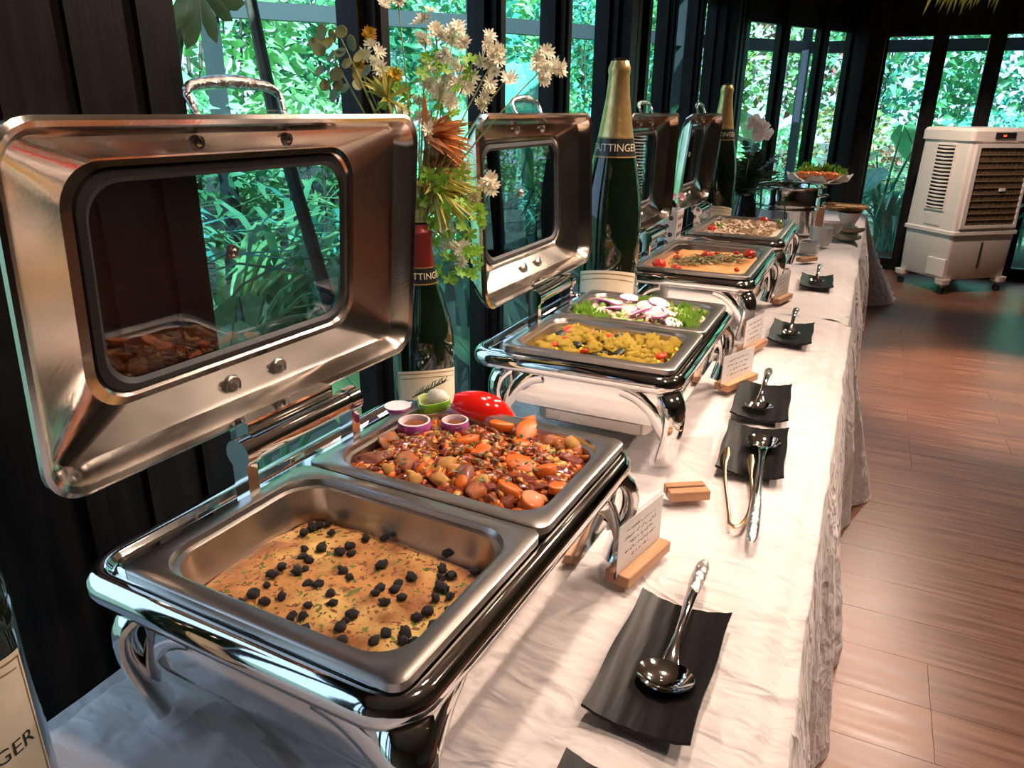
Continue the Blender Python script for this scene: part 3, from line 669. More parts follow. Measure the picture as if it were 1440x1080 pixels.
for i, (x, y) in enumerate(spread(72, Y3, hh, 11, .018)):
    e = max(abs(x - CXW) / (HX - .05), abs(y - Y3) / (hh - .05)); z = TABLE + .193 + .016 * (1 - e * e)
    rt = (r.uniform(-.5, .5), r.uniform(-.5, .5), r.uniform(0, 6))
    if i % 7 == 3: tag(place('aubergine_piece', ol[i % 2], None, (x, y, z + .005), rt, .014), 'dark wilted vegetable piece among the yellow florets', 'vegetable', 'dark pieces among the florets')
    elif i % 9 == 5: tag(place('red_pepper_bit', rb[i % 2], None, (x, y, z + .006), rt, .013), 'red pepper bit among the yellow florets', 'pepper', 'red bits among the florets')
    else: tag(place('yellow_floret', fl[i % 5], None, (x, y, z), rt, r.uniform(.013, .019)), 'bright yellow spiced cauliflower floret', 'floret', 'yellow florets in the second chafing dish')
# onion salad, chafer 2 far pan
pale_m = M('potato_salad', (.72, .56, .36), .5, c2=(.78, .66, .46), scale=40, bump=.8, bscale=120, bdist=.005)
bits('chopped_salad', 'chopped pale salad pieces under the onion slices', P4, .196, 260, 33, [pale_m, M('salad_pink', (.70, .40, .36), .5), M('salad_green', (.25, .40, .08), .5)], .010, hh, .014)
food_surface('potato_salad', 'pale chopped salad under the pink onion slices', 'salad', P4, hh, .194, pale_m, .006, 40, 6, .012, inset=.036, res=36)
let_m = M('green_lettuce', (0.12, 0.30, 0.02), .4, c2=(.30, .48, .06), scale=25, lo=.35, hi=.7, transl=.2)
def ruffle(seed, mat, name):
    rr_ = R_(seed); m = MB()
    for k in range(9):
        a = rr_.uniform(0, 6.3); tl = rr_.uniform(.2, 1.0); L_ = rr_.uniform(.6, 1.1); g = []
        for i in range(6):
            t_ = i / 5; row_ = []
            for j in range(7):
                s = (j / 6 - .5) * 2; wv = .18 * t_ * math.sin(j * 2.4 + k + seed)
                row_.append(Vector((L_ * t_ * math.cos(tl * t_), s * .5 * math.sin(PI * (.12 + .7 * t_)), L_ * t_ * math.sin(tl * t_) + wv)))
            g.append([tuple(Matrix.Rotation(a, 3, 'Z') @ q) for q in row_])
        m.add(*gridf(g))
    me = bpy.data.meshes.new(name); me.from_pydata(m.v, [], m.f); me.materials.append(mat); me.polygons.foreach_set('use_smooth', [True] * len(me.polygons)); me.update(); return me
ruf = [ruffle(s, let_m, 'lettuce_clump') for s in range(3)]
for i, (x, y) in enumerate([(-.135, -.08), (-.115, -.105), (-.145, -.05), (.135, -.06), (.125, -.02), (.11, -.085), (.14, -.095), (.07, .07), (.095, .05), (-.01, .09), (-.08, -.115), (.125, .03)]):
    tag(place('lettuce_clump', ruf[i % 3], None, (CXW + x, Y4 + y, TABLE + .196), (0, 0, i * 1.7), .042), 'ruffled green lettuce tuft at the edge of the onion salad', 'lettuce', 'lettuce in the onion salad')
rose_on = M('pink_onion_flesh', (.74, .42, .47), .35, c2=(.80, .62, .62), scale=20, coat=.3)
def slice_mesh(seed):
    m = MB(); n = 24; a = R_(seed).uniform(.85, 1.15)
    ring = lambda k, z: [(k * a * math.cos(2 * PI * i / n), k * .82 * math.sin(2 * PI * i / n), z - .12 * (math.cos(2 * PI * i / n) * k) ** 2) for i in range(n)]
    m.cur = 1; m.loft([ring(.9, -.09), ring(1.0, -.04), ring(1.0, .07), ring(.95, .1)], True, False); m.cur = 0
    m.loft([ring(.95, .1), ring(.8, .13), ring(.76, .10), ring(.55, .14), ring(.5, .11), ring(.3, .15), ring(.05, .13)], False, True)
    me = bpy.data.meshes.new('onion_slice'); me.from_pydata(m.v, [], m.f); me.materials.append(rose_on); me.materials.append(onion_skin)
    me.polygons.foreach_set('material_index', m.mi); me.polygons.foreach_set('use_smooth', [True] * len(me.polygons)); me.update(); me.set_sharp_from_angle(angle=.8); return me
osl = [slice_mesh(s) for s in range(3)]
for i, (x, y) in enumerate([(-.125, .06), (-.085, .03), (-.055, .075), (-.04, -.01), (.0, .03), (.03, .06), (.035, -.03), (.075, -.01), (.065, -.065), (.10, -.075), (-.07, -.03), (.01, -.06), (.05, .015), (.11, -.105)]):
    tag(place('onion_slice', osl[i % 3], None, (CXW + x, Y4 + y, TABLE + .2125 + .006 * (i % 3)), (r.uniform(-.45, .3), r.uniform(-.3, .3), r.uniform(0, 6)), .027), 'pink red-onion slice on the pale salad', 'onion slice', 'onion slices on the salad')
# orange mash, chafer 3
P5 = (2, 0, 0); Y5 = CH_Y[2]
mash_m = M('orange_mash', (0.74, 0.30, 0.07), .55, c2=(.80, .40, .13), scale=20, bump=.7, bscale=130, bdist=.004)
food_surface('orange_mash', 'orange mashed dish filling the pan of the third chafing dish', 'mash', P5, HY, .190, mash_m, .005, 18, 7, .012, inset=.036)
tom_m = M('tomato', (0.62, 0.035, 0.015), .18, coat=.6)
tom = [lump_mesh('tomato_piece', tom_m, (1, 1, .75), .2, 1.2, s, 2) for s in range(2)]
for i, (u, v, s) in enumerate([(925,371,.026),(952,363,.016),(951,377,.018),(994,360,.026),(1054,358,.025),(1019,366,.010),(1042,380,.010),(953,355,.008),(1036,356,.012),(1008,356,.010)]):
    p = at(u, v, Z=TABLE + .205); p.x = min(max(p.x, CXW - .13), CXW + .13); p.y = min(max(p.y, Y5 - .24), Y5 + .24)
    tag(place('tomato_piece', tom[i % 2], None, p, (0, 0, i), s), 'red tomato piece on the orange mash', 'tomato', 'tomato pieces on the mash')
def band(rr_):
    t_ = rr_.random(); return (-.09 + .21 * t_ + rr_.gauss(0, .018), -.10 + .19 * t_ + rr_.gauss(0, .05), .012 + rr_.uniform(-.001, .006))
herbs('herb_garnish', 'band of chopped herbs and olives across the orange mash', Y5, HY, .190 + .004, 420, 12, M('dark_herb_mix', (.07, .10, .02), .5, c2=(.36, .30, .12), scale=60), .011, parts=band)
# mushrooms, chafer 4
P6 = (3, 0, 0); Y6 = CH_Y[3]
mush_m = M('cooked_mushroom', (.42, .26, .14), .4, c2=(.62, .46, .30), scale=25, bump=.4, bscale=90)
food_surface('creamy_mushroom_base', 'creamy pale base under the sliced mushrooms', 'food', P6, HY, .192, M('cream_sauce', (.58, .44, .28), .4), .006, 25, 8, .016, inset=.036, res=36)
def mush(seed):
    m = MB(); out = [(-1, 0), (-.9, .45), (-.45, .8), (0, .9), (.45, .8), (.9, .45), (1, 0), (.35, -.05), (.25, -.7), (-.25, -.7), (-.35, -.05)]
    b = .25 * R_(seed).uniform(-1, 1)
    m.loft([[(x, y, -.12 + b * x * x) for x, y in out], [(x, y, .12 + b * x * x) for x, y in out]], True, True)
    me = bpy.data.meshes.new('mushroom_slice'); me.from_pydata(m.v, [], m.f); me.materials.append(mush_m); me.update(); return me
mus = [mush(s) for s in range(3)]
for i, (x, y) in enumerate(spread(150, Y6, HY, 15, .018)):
    e = max(abs(x - CXW) / (HX - .05), abs(y - Y6) / (HY - .05))
    tag(place('mushroom_slice', mus[i % 3], None, (x, y, TABLE + .203 + .018 * (1 - e * e)), (r.uniform(-.6, .6), r.uniform(-.6, .6), r.uniform(0, 6)), r.uniform(.013, .019)), 'thin brown mushroom slice in the farthest chafing dish', 'mushroom slice', 'mushroom slices')
lime_m = M('lime_skin', (.16, .30, .02), .3, coat=.4)
for i, (u, v, s, me_, nm, lb, ct) in enumerate([(1002, 322, .024, tom[0], 'tomato_wedge', 'red tomato wedge at the near corner of the mushroom pan', 'tomato'), (1078, 307, .028, tom[1], 'tomato_wedge', 'red tomato wedge at the far side of the mushroom pan', 'tomato'), (1095, 313, .026, lump_mesh('lime_wedge', lime_m, (1.3, .7, .7), .1, 1, 1, 2), 'lime_wedge', 'green lime wedge beside the tomato in the mushroom pan', 'lime'), (1012, 318, .022, ruf[1], 'lettuce_tuft', 'green lettuce tuft at the near corner of the mushroom pan', 'lettuce')]):
    p = at(u, v, Z=TABLE + .212); p.x = min(max(p.x, CXW - .13), CXW + .13); p.y = min(max(p.y, Y6 - .24), Y6 + .24)
    tag(place(nm, me_, None, p, (0, 0, i), s), lb, ct)
# ------------------------------------------------------------------ black plates
plate_m = M('black_stoneware', (0.0045, 0.0042, 0.004), .36, spec=.16, c2=(.009, .008, .0075), scale=6, stretch=(8, .8, 1), bump=.3, bscale=14, bstretch=(5, .5, 1), bdist=.003)
def plate_mesh(hx=.0675, hy=.133):
    nx, ny = 16, 10; V = []
    def zf(u): return .002 + .013 * abs(u) ** 2.2
    top, bot = [], []
    rows = []
    for j in range(ny + 1):
        v = -1 + 2 * j / ny
        row = []
        for i in range(nx + 1):
            u = -1 + 2 * i / nx; k = 1 - .012 * (1 - v * v) * abs(u)
            row.append((u * hx * k + .0015 * math.sin(v * 5 + u), v * hy * (1 - .01 * (1 - u * u)), zf(u) + .0008 * math.sin(u * 17 + v * 2)))
        rows.append(row)
    m = MB(); up = [[(x, y, z + .005) for x, y, z in rw] for rw in rows]
    m.add(*gridf(up, True)); m.add(*gridf(rows))
    loop = lambda g: [g[0][i] for i in range(nx + 1)] + [g[j][nx] for j in range(1, ny + 1)] + [g[ny][i] for i in range(nx - 1, -1, -1)] + [g[j][0] for j in range(ny - 1, 0, -1)]
    a, b_ = loop(rows), loop(up); m.loft([a, [((p[0] + q[0]) / 2 * 1.008, (p[1] + q[1]) / 2 * 1.006, (p[2] + q[2]) / 2) for p, q in zip(a, b_)], b_])
    return m
plate_o = plate_mesh()
PL_ = [(-.153, .822, -.015, 'black curved rectangular plate holding the nearest serving spoon'), (-.141, 1.570, .06, 'black curved rectangular plate holding the ladle and golden tongs'),
       (-.165, 1.885, .06, 'black curved rectangular plate third along, just beyond the tongs plate'), (-.163, 2.585, .03, 'black curved rectangular plate beside the third chafing dish'),
       (-.148, 3.49, .05, 'black curved rectangular plate farthest down the table'), (-.150, .485, -.03, 'black curved rectangular plate cut off by the bottom of the picture')]
pme = None
for x, y, a, lb in PL_:
    if pme is None: o = plate_o.build('serving_plate', plate_m, sharp=50); pme = o.data
    else: o = place('serving_plate', pme)
    o.location = (x, y, TABLE); o.rotation_euler = (0, 0, a); tag(o, lb, 'plate', 'black plates along the buffet')
# ------------------------------------------------------------------ utensils
def bowl_geo(m, cx, cy, cz, rx, ry, d, tilt=0.0):
    n = 26
    T = lambda x, y, z: (cx + x, cy + y * math.cos(tilt) - z * math.sin(tilt), cz + y * math.sin(tilt) + z * math.cos(tilt))
    P = [(0.02, -1), (.35, -.9), (.62, -.66), (.84, -.34), (1.0, 0.0)]
    inn = [[T(rx * k * math.cos(2 * PI * i / n), ry * k * math.sin(2 * PI * i / n), d * h) for i in range(n)] for k, h in reversed(P)]
    outr = [[T(rx * 1.03 * k * math.cos(2 * PI * i / n), ry * 1.03 * k * math.sin(2 * PI * i / n), d * h - .0015) for i in range(n)] for k, h in P]
    m.loft(outr + inn, True, True)
def serving_spoon(name, label, bx, by, hx, hy, hz, rx, ry, d, flip=1, z=None):
    z = TABLE + .0225 if z is None else z
    t = thing(name, label, 'spoon' if 'ladle' not in name else 'ladle', (bx, by, z), group='serving utensils')
    L_ = math.hypot(hx - bx, hy - by); t.rotation_euler = (0, 0, math.atan2(hy - by, hx - bx) - PI / 2)
    m = MB(); bowl_geo(m, 0, 0, 0, rx, ry, d); m.build('bowl', chrome, t)
    m = MB(); z1 = hz - z
    pts = bez((0, ry * .92, -.001), (0, ry * 1.25, .006), (0, L_ * .45, z1 + .012), (0, L_ * .62, z1 + .008), 7)
    m.tube(pts, [(.0018, .012), (.002, .010), (.0028, .0075), (.0035, .006), (.004, .006), (.0048, .0068), (.0055, .0078), (.006, .0085)], 12, True, up=(0, 0, 1)); m.build('neck', chrome, t)
    m = MB(); pts = bez((0, L_ * .60, z1 + .008), (0, L_ * .75, z1 + .006), (0, L_ * .9, z1 + .002), (0, L_, z1), 8)
    m.tube(pts, [(.006, .0085), (.0068, .0095), (.0075, .0105), (.008, .0112), (.008, .0115), (.008, .0115), (.0075, .011), (.006, .009), (.003, .0045)], 12, True, up=(0, 0, 1)); m.build('handle', hammered, t)
    return t
serving_spoon('serving_spoon', 'large chrome serving spoon lying on the nearest full black plate', -.140, .782, -.146, 1.058, TABLE + .028, .037, .030, .011)
serving_spoon('ladle', 'round chrome ladle with hammered handle pointing to the camera', -.124, 1.585, -.088, 1.17, TABLE + .014, .036, .036, .017, z=TABLE + .028)
serving_spoon('serving_spoon', 'chrome serving spoon on the plate just beyond the ladle', -.165, 1.815, -.172, 2.06, TABLE + .04, .034, .028, .010)
serving_spoon('serving_spoon', 'chrome serving spoon on the plate beside the third chafing dish', -.165, 2.54, -.168, 2.76, TABLE + .05, .033, .027, .010)
serving_spoon('serving_spoon', 'chrome serving spoon on the farthest black plate', -.150, 3.45, -.15, 3.66, TABLE + .05, .033, .027, .010)
t = thing('serving_tongs', 'slim golden tongs lying beside the ladle', 'tongs', (-.125, 1.225, TABLE + .006))
P0 = t.location
arm = lambda pts: [Vector(p) - P0 for p in pts]
for s, tip in ((-1, (-.190, 1.515)), (1, (-.138, 1.50))):
    pts = [(-.125 + s * .0, 1.222, TABLE + .006), (-.125 + s * .010, 1.232, TABLE + .006)] + [tuple(p) for p in bez((-.125 + s * .015, 1.26, TABLE + .006), (-.13 + s * .03, 1.34, TABLE + .012), ((tip[0] + .004), 1.43, TABLE + .02), (*tip, TABLE + .027), 8)]
    n = len(pts); MB().tube(arm(pts), [(.003, .0038)] * (n - 3) + [(.003, .006), (.0025, .009), (.0015, .004)], 10, True, up=(1, 0, 0) if False else (0, 0, 1)).build('arm', gold_metal, t)
# ------------------------------------------------------------------ dish name cards
oak = M('pale_oak', (0.42, 0.20, 0.095), .5, c2=(.50, .26, .13), scale=8, stretch=(6, .8, 6)); paper = M('card_paper', (.80, .76, .74), .6); ink = M('grey_ink', (.16, .13, .16), .7)
def scribble(m, x0, x1, z, h, seed):
    rr_ = R_(seed); pts = []; x = x0
    while x < x1:
        if rr_.random() < .12 and len(pts) > 3:
            m.tube(pts, .00045, 4); pts = []; x += h * .9
        pts.append((0, x, z + rr_.uniform(-.5, .5) * h * (1.6 if rr_.random() < .2 else 1))); x += h * .35
    if len(pts) > 2: m.tube(pts, .00045, 4)
def card(label, bx, by, ang, length, height, with_paper, seed, lines=5):
    # stand-local: y runs along the card, +x is the printed face
    t = thing('dish_card', label, 'card stand', (bx, by, TABLE), ang)
    m = MB(); hl = length / 2 * .94
    m.rbox(.0105, hl, .0015, 0, .020, .0012, .014); m.rbox(.0085, hl, .0015, 0, .020, .0012, -.0105); m.box(-.004, .006, -hl, hl, 0, .006); m.build('wooden_block', oak, t)
    ac = MB().box(-.0016, .0016, -length / 2, length / 2, .006, height); ac.build('acrylic_sheet', clear, t, smooth=False)
    if with_paper:
        pp = MB().box(.0017, .0022, -length / 2 + .004, length / 2 - .004, .012, height - .004).build('paper', paper, t, smooth=False)
        m = MB(); zz = height - .022; k = 0
        while k < lines:
            w_ = (.30, .36, .26, .34, .2)[k % 5] * length
            scribble(m, -w_ + (.02 if k else -.01) * length, w_, zz, .0042 if k != 1 else .0055, seed + k); zz -= (height - .045) / lines; k += 1
        m.v = [(x + .0024, y, z) for x, y, z in m.v]
        # corner flourishes
        m.build('handwriting', ink, pp)
    return t
card('white dish card with handwriting in an oak block, nearest the camera', -.252, 1.040, -.235, .150, .108, True, 3, 5)
card('empty clear acrylic sheet in an oak block between the first two chafing dishes', -.232, 1.312, -1.0, .085, .125, False, 1)
card('white dish card with handwriting in an oak block beside the second chafing dish', -.252, 2.005, -.385, .165, .10, True, 21, 4)
card('acrylic card stand seen from the back, just past the handwritten card', -.262, 2.36, -.25, .15, .11, True, 41, 4)
card('acrylic card stand between the third and farthest chafing dishes', -.255, 3.08, -.25, .15, .11, True, 51, 4)
card('clear card stand beside the farthest chafing dish', -.235, 4.02, -.6, .12, .10, False, 61)
# ------------------------------------------------------------------ champagne bottles
bot_glass = M('dark_green_bottle_glass', (0.004, 0.010, 0.004), .05, spec=.6, coat=.5)
gold_foil = M('gold_foil', (0.62, 0.40, 0.13), .32, .75, c2=(.70, .50, .22), scale=30, bump=.5, bscale=70, bdist=.003)
dark_band = M('dark_neck_band', (.012, .010, .009), .35); lab_m = M('cream_label', (.72, .60, .42), .55, c2=(.76, .66, .50), scale=6); lab_ln = M('gold_print', (.36, .22, .07), .4, .4); lab_ink = M('black_print', (.02, .018, .016), .5); seal_m = M('brown_seal', (.10, .05, .03), .5)
red_foil = M('dark_red_foil', (.20, .02, .015), .35, .3)
def wrap(me, rad_fn, a0, z0):
    for v in me.vertices:
        x, z = v.co.x, v.co.y + z0; rr_ = rad_fn(z) + .0009; a = a0 + x / rr_
        v.co = (rr_ * math.cos(a), rr_ * math.sin(a), z)
    me.update(); return me
def bottle(label, loc, Hh, Rb, style, face):
    """face: world angle (radians) the label centre looks towards"""
    t = thing('champagne_bottle', label, 'bottle', loc, 0, 'champagne display bottles')
    if style == 'big':
        prof = [(0, 0.01), (.6, .0), (.93, .004), (1, .02), (1, .46), (.985, .50), (.92, .56), (.80, .63), (.66, .70), (.545, .76), (.455, .82), (.37, .88), (.325, .93), (.315, .955), (.34, .96), (.34, .975), (.29, .985), (.26, .995), (0.01, 1.0)]
    else:
        prof = [(0, 0.01), (.6, 0), (.94, .004), (1, .02), (1, .50), (.97, .55), (.88, .61), (.72, .68), (.54, .75), (.42, .82), (.36, .89), (.34, .94), (.37, .945), (.37, .965), (.31, .975), (.28, .995), (0.01, 1.0)]
    def rad(z):
        k = z / Hh
        for (r0, z0), (r1, z1) in zip(prof[1:-1], prof[2:]):
            if z0 <= k <= z1: return Rb * (r0 + (r1 - r0) * (k - z0) / max(z1 - z0, 1e-6))
        return Rb
    MB().lathe([(q * Rb, z * Hh) for q, z in prof], 40).build('glass_body', bot_glass, t)
    def shell(z0, z1, off, a0=0, a1=2 * PI, n=40, steps=10, shape=None, whole=False):
        m = MB(); g = []
        for j in range(steps + 1):
            z = z0 + (z1 - z0) * j / steps; row = []
            for i in range(n + 1):
                a = a0 + (a1 - a0) * i / n; zz = z + (shape(i / n) * (1 if whole else j / steps) if shape else 0); rr_ = rad(zz) + off
                row.append((rr_ * math.cos(a), rr_ * math.sin(a), zz))
            g.append(row)
        return m.add(*gridf(g, False))
    fa = face
    fz = .72 if style == 'big' else .80
    fo = shell((fz + .03) * Hh, .995 * Hh, .0012, steps=22).build('foil', gold_foil if style == 'big' else red_foil, t)
    MB().lathe([(.012 * Rb / .09, .998 * Hh), (.02 * Rb / .09, 1.002 * Hh), (.005, 1.004 * Hh)], 16).build('cap', gold_foil, t)
    bd = shell((fz - .035) * Hh, (fz + .03) * Hh, .0010, steps=5).build('neck_band', dark_band, t)
    for q in (fz - .036, fz + .027): shell(q * Hh, (q + .005) * Hh, .0018, steps=1).build('band_edge', lab_ln, bd)
    me = wrap(text_mesh('TAITTINGER', .030 * Hh / .84), lambda z: rad(z) + .0012, fa, (fz - .004) * Hh); me.materials.append(M('gold_letter', (.72, .60, .42), .4)); place('lettering', me, bd)
    # body label, curved top edge like a shield
    w_ = 1.15; zt = (.30 if style == 'big' else .43) * Hh
    lb = shell(.05 * Hh, zt - .02 * Hh, .0009, fa - w_, fa + w_, 30, 12, shape=lambda k: .02 * Hh * math.sin(PI * k)).build('paper_label', lab_m, t)
    for f0, f1 in ((.0, .004), (.018, .021)):
        shell(zt - (.03 + f1) * Hh, zt - (.03 + f0) * Hh, .0013, fa - w_ + .05 + f0 * 5, fa + w_ - .05 - f0 * 5, 30, 1, shape=lambda k: .02 * Hh * math.sin(PI * k), whole=True).build('label_border', lab_ln, lb)
    for sgn in (-1, 1):
        aa = fa + sgn * (w_ - .06); shell(.065 * Hh, zt - .03 * Hh, .0013, aa - .012, aa + .012, 1, 4).build('label_border', lab_ln, lb)
    def word(txt, size, z, off=0.0, m_=lab_ink):
        me = wrap(text_mesh(txt, size), lambda q: Rb + .0008, fa + off, z); me.materials.append(m_); place('lettering', me, lb)
    k = Hh / .52 if style != 'big' else Hh / .6
    word('TAITTINGER', .0235 * k if style != 'big' else .03, zt - .20 * Hh)
    m = MB(); m.add(*gridf([[((Rb + .0016) * math.cos(fa + (.02 + .0 + .55 * 0) + q * math.cos(a) / Rb), (Rb + .0016) * math.sin(fa + q * math.cos(a) / Rb), zt - .105 * Hh + q * math.sin(a)) for a in [2 * PI * i / 20 for i in range(21)]] for q in (.0001, .014 * k)], True)); m.build('seal', seal_m, lb)
    return t
bottle('tall dark champagne bottle with gold foil between the second and third chafing dishes', (-.705, 2.215, TABLE), .845, .091, 'big', math.radians(-74))
bottle('tall dark champagne bottle with gold foil beside the orchid', (-.725, 4.06, TABLE), .835, .091, 'big', math.radians(-78))
b1 = bottle('dark green champagne bottle behind the first chafing dish, flowers in its neck', (-.785, 1.245, TABLE), .50, .064, 'mid', math.radians(-48))
bottle('dark champagne bottle with cream label cut off at the lower left corner', (-.733, .285, TABLE), .52, .066, 'mid', math.radians(-30))
# ------------------------------------------------------------------ flowers in the bottle
stem_m = M('flower_stem', (.22, .26, .08), .6); white_p = M('white_petal', (.86, .80, .64), .6, transl=.2); euc_m = M('eucalyptus_leaf', (.20, .24, .11), .6, c2=(.42, .34, .08), scale=18, lo=.45, hi=.7, transl=.2)
yel_p = M('yellow_pompom', (.70, .40, .03), .6); rust_p = M('rust_frond', (.64, .24, .08), .6, transl=.25); olive_p = M('olive_frond', (.48, .44, .09), .6, transl=.25); green_p = M('bright_leaf', (.20, .40, .03), .5, transl=.3)
bq_o = Vector((-.785, 1.245, TABLE + .495))
bq = thing('flower_arrangement', 'loose mixed bouquet of white sprays, eucalyptus and rust fronds in the bottle neck', 'flowers', bq_o)
def petal_ring(m, c, nrm, n, L_, w_, cone, rr_):
    nrm = nrm.normalized(); u = nrm.orthogonal().normalized(); v = nrm.cross(u)
    for k in range(n):
        a = 2 * PI * k / n + rr_.uniform(-.15, .15); d = (u * math.cos(a) + v * math.sin(a)); s = nrm.cross(d); l = L_ * rr_.uniform(.8, 1.1)
        b0 = c + d * .08 * l; b1 = c + d * l * .7 + nrm * cone * l * .8; b2 = c + d * l + nrm * cone * l
        m.add([b0 - s * w_ * .2, b0 + s * w_ * .2, b1 + s * w_ * .5 + nrm * w_ * .1, b2, b1 - s * w_ * .5 + nrm * w_ * .1, b1 - nrm * w_ * .12], [(0, 5, 4), (0, 1, 5), (1, 2, 5), (5, 2, 3), (5, 3, 4)])
def at_b(px, py, dy=0.0): return at(px, py, Y=1.30 + dy) - bq_o
def stem(p, bend=.06, r0=.0018, q=None):
    q = q or Vector((0, 0, -.03)); mid = (q + p) / 2 + Vector((0, 0, bend)); MB().tube(bez(q, q + Vector((0, 0, .06)), mid, p, 8), [r0 * 1.3] * 3 + [r0] * 3 + [r0 * .7] * 3, 6).build('stem', stem_m, bq)
WH_ = [(600,30,.0),(612,40,.02),(640,42,.03),(598,55,0),(630,55,.02),(655,60,.04),(690,55,.05),(698,78,.05),(700,72,.06),(712,110,.04),(686,128,.04),(625,80,.0),(605,92,.0),(628,115,.0),(642,95,.03),(660,110,.04),(648,120,.05),(520,72,-.05),(533,92,-.05),(545,100,-.04),(585,145,.0),(565,155,-.03),(600,160,.0),(612,180,-.01),(608,205,-.02),(655,235,.03),(643,262,.02),(685,262,.05),(690,255,.05),(668,280,.04),(620,325,.0),(640,345,.02),(655,350,.03),(648,365,.03),(632,350,.0),(768,72,.10),(762,92,.10),(775,102,.11),(785,98,.11),(760,108,.10),(545,5,-.03),(565,2,-.02),(690,100,.05),(600,120,.0),(620,130,.0),(640,130,.02),(680,145,.04),(632,145,.0)]
rr_ = R_(21)
for i, (px, py, dy) in enumerate(WH_):
    p = at_b(px, py, dy); m = MB(); nrm = Vector((.6, -.7, .35)) + Vector((rr_.uniform(-.7, .7), rr_.uniform(-.7, .7), rr_.uniform(-.6, .6)))
    for k in range(3):
        c = p + Vector((rr_.gauss(0, .007), rr_.gauss(0, .007), rr_.gauss(0, .006))); nn = nrm + Vector((rr_.uniform(-.5, .5), rr_.uniform(-.5, .5), rr_.uniform(-.5, .5)))
        petal_ring(m, c, nn, 11, .0165, .0046, .45, rr_); petal_ring(m, c, nn, 7, .010, .004, .9, rr_)
    m.build('blossom', white_p, bq, sharp=180)
for px, py, dy in [(640,45,.02),(600,40,0),(700,75,.05),(712,112,.04),(770,90,.1),(540,95,-.05),(560,5,-.03),(625,120,.0),(590,150,0),(648,350,.02),(685,262,.05),(650,240,.03),(660,100,.04),(620,330,.0),(610,190,0)]: stem(at_b(px, py, dy), .05 if py < 200 else .02)
for k, (px, py) in enumerate([(455,45),(470,50),(448,70),(465,80),(452,100),(478,75),(490,90),(472,105),(458,120),(485,125),(445,60),(500,105),(505,80),(495,60),(470,135),(515,100),(480,45),(462,62),(475,120),(500,120)]):
    p = at_b(px + rr_.uniform(-3, 3), py, -.08 + rr_.uniform(-.03, .03)); m = MB(); n = 12
    nn = (Vector((.4, -.8, .3)) + Vector((rr_.uniform(-.8, .8), rr_.uniform(-.5, .5), rr_.uniform(-.6, .6)))).normalized(); u = nn.orthogonal().normalized(); v = nn.cross(u); R2 = rr_.uniform(.011, .0155)
    ring = lambda q, h: [p + u * (q * R2 * math.cos(2 * PI * i / n)) + v * (q * R2 * .9 * math.sin(2 * PI * i / n)) + nn * h for i in range(n)]
    m.loft([ring(.02, -.0006), ring(.95, .0014), ring(1, .002), ring(.95, .0028), ring(.02, .0012)], True, True); m.build('leaf', euc_m, bq)
for px, py, dy in [(465, 75, -.08), (485, 110, -.08), (500, 95, -.07), (478, 50, -.08)]: stem(at_b(px, py, dy), .03, .0022)
for px, py in [(520, 50), (556, 108), (545, 112), (505, 95)]:
    p = at_b(px, py, -.04); m = MB()
    for k in range(3): petal_ring(m, p + Vector((0, 0, .001 * k)), Vector((.4, -.8, .4)), 16 - k * 3, .017 - .003 * k, .004, .25 + .45 * k, rr_)
    m.build('pompom', yel_p, bq, sharp=180); stem(p, .05, .0018)
def frond(px, py, dy, n, L_, w_, spread_, dirv, mat, name):
    p = at_b(px, py, dy); m = MB(); dirv = Vector(dirv).normalized()
    for k in range(n):
        d = (dirv + Vector((rr_.gauss(0, spread_), rr_.gauss(0, spread_), rr_.gauss(0, spread_)))).normalized(); l = L_ * rr_.uniform(.7, 1.1); s = d.orthogonal().normalized()
        s.rotate(Matrix.Rotation(rr_.uniform(0, 6), 3, d)); b1 = p + d * l * .5; b2 = p + d * l + Vector((0, 0, -.15 * l))
        m.add([p - s * w_ * .3, p + s * w_ * .3, b1 + s * w_ * .5, b2, b1 - s * w_ * .5, b1 + d.cross(s) * w_ * .15], [(0, 1, 5), (1, 2, 5), (2, 3, 5), (3, 4, 5), (4, 0, 5)])
    m.build(name, mat, bq, sharp=180); stem(p, .01, .002)
frond(598, 195, -.02, 70, .095, .012, .36, (.9, .25, .12), rust_p, 'rust_frond'); frond(598, 212, .0, 50, .09, .011, .42, (.9, .2, -.25), rust_p, 'rust_frond'); frond(590, 250, -.02, 40, .07, .009, .5, (.8, .2, -.6), rust_p, 'rust_frond')
frond(605, 250, .0, 70, .105, .009, .40, (.9, .3, -.1), olive_p, 'olive_frond'); frond(610, 266, -.02, 60, .10, .009, .5, (.8, .1, -.45), olive_p, 'olive_frond'); frond(545, 140, -.06, 30, .07, .008, .6, (-.3, 0, .8), olive_p, 'olive_frond')
for k in range(96):
    if k < 24: px, py, dy = rr_.uniform(590, 665), rr_.uniform(60, 180), rr_.uniform(-.02, .06)
    elif k < 70: px, py, dy = rr_.uniform(595, 680), rr_.uniform(285, 395), rr_.uniform(0, .06)
    elif k < 84: px, py, dy = rr_.uniform(595, 650), rr_.uniform(240, 320), -.05
    else: px, py, dy = rr_.uniform(520, 600), rr_.uniform(80, 150), rr_.uniform(-.05, .0)
    p = at_b(px, py, dy); m = MB(); petal_ring(m, p, Vector((.3, -.6, .5)) + Vector((rr_.uniform(-.6, .6), rr_.uniform(-.6, .6), rr_.uniform(-.6, .6))), 5, rr_.uniform(.012, .02), .010, .1, rr_); m.build('leaf', green_p, bq, sharp=180)
for px, py in [(640, 380), (660, 360), (650, 320), (625, 130), (650, 90)]: stem(at_b(px, py, .03), .0, .0014)
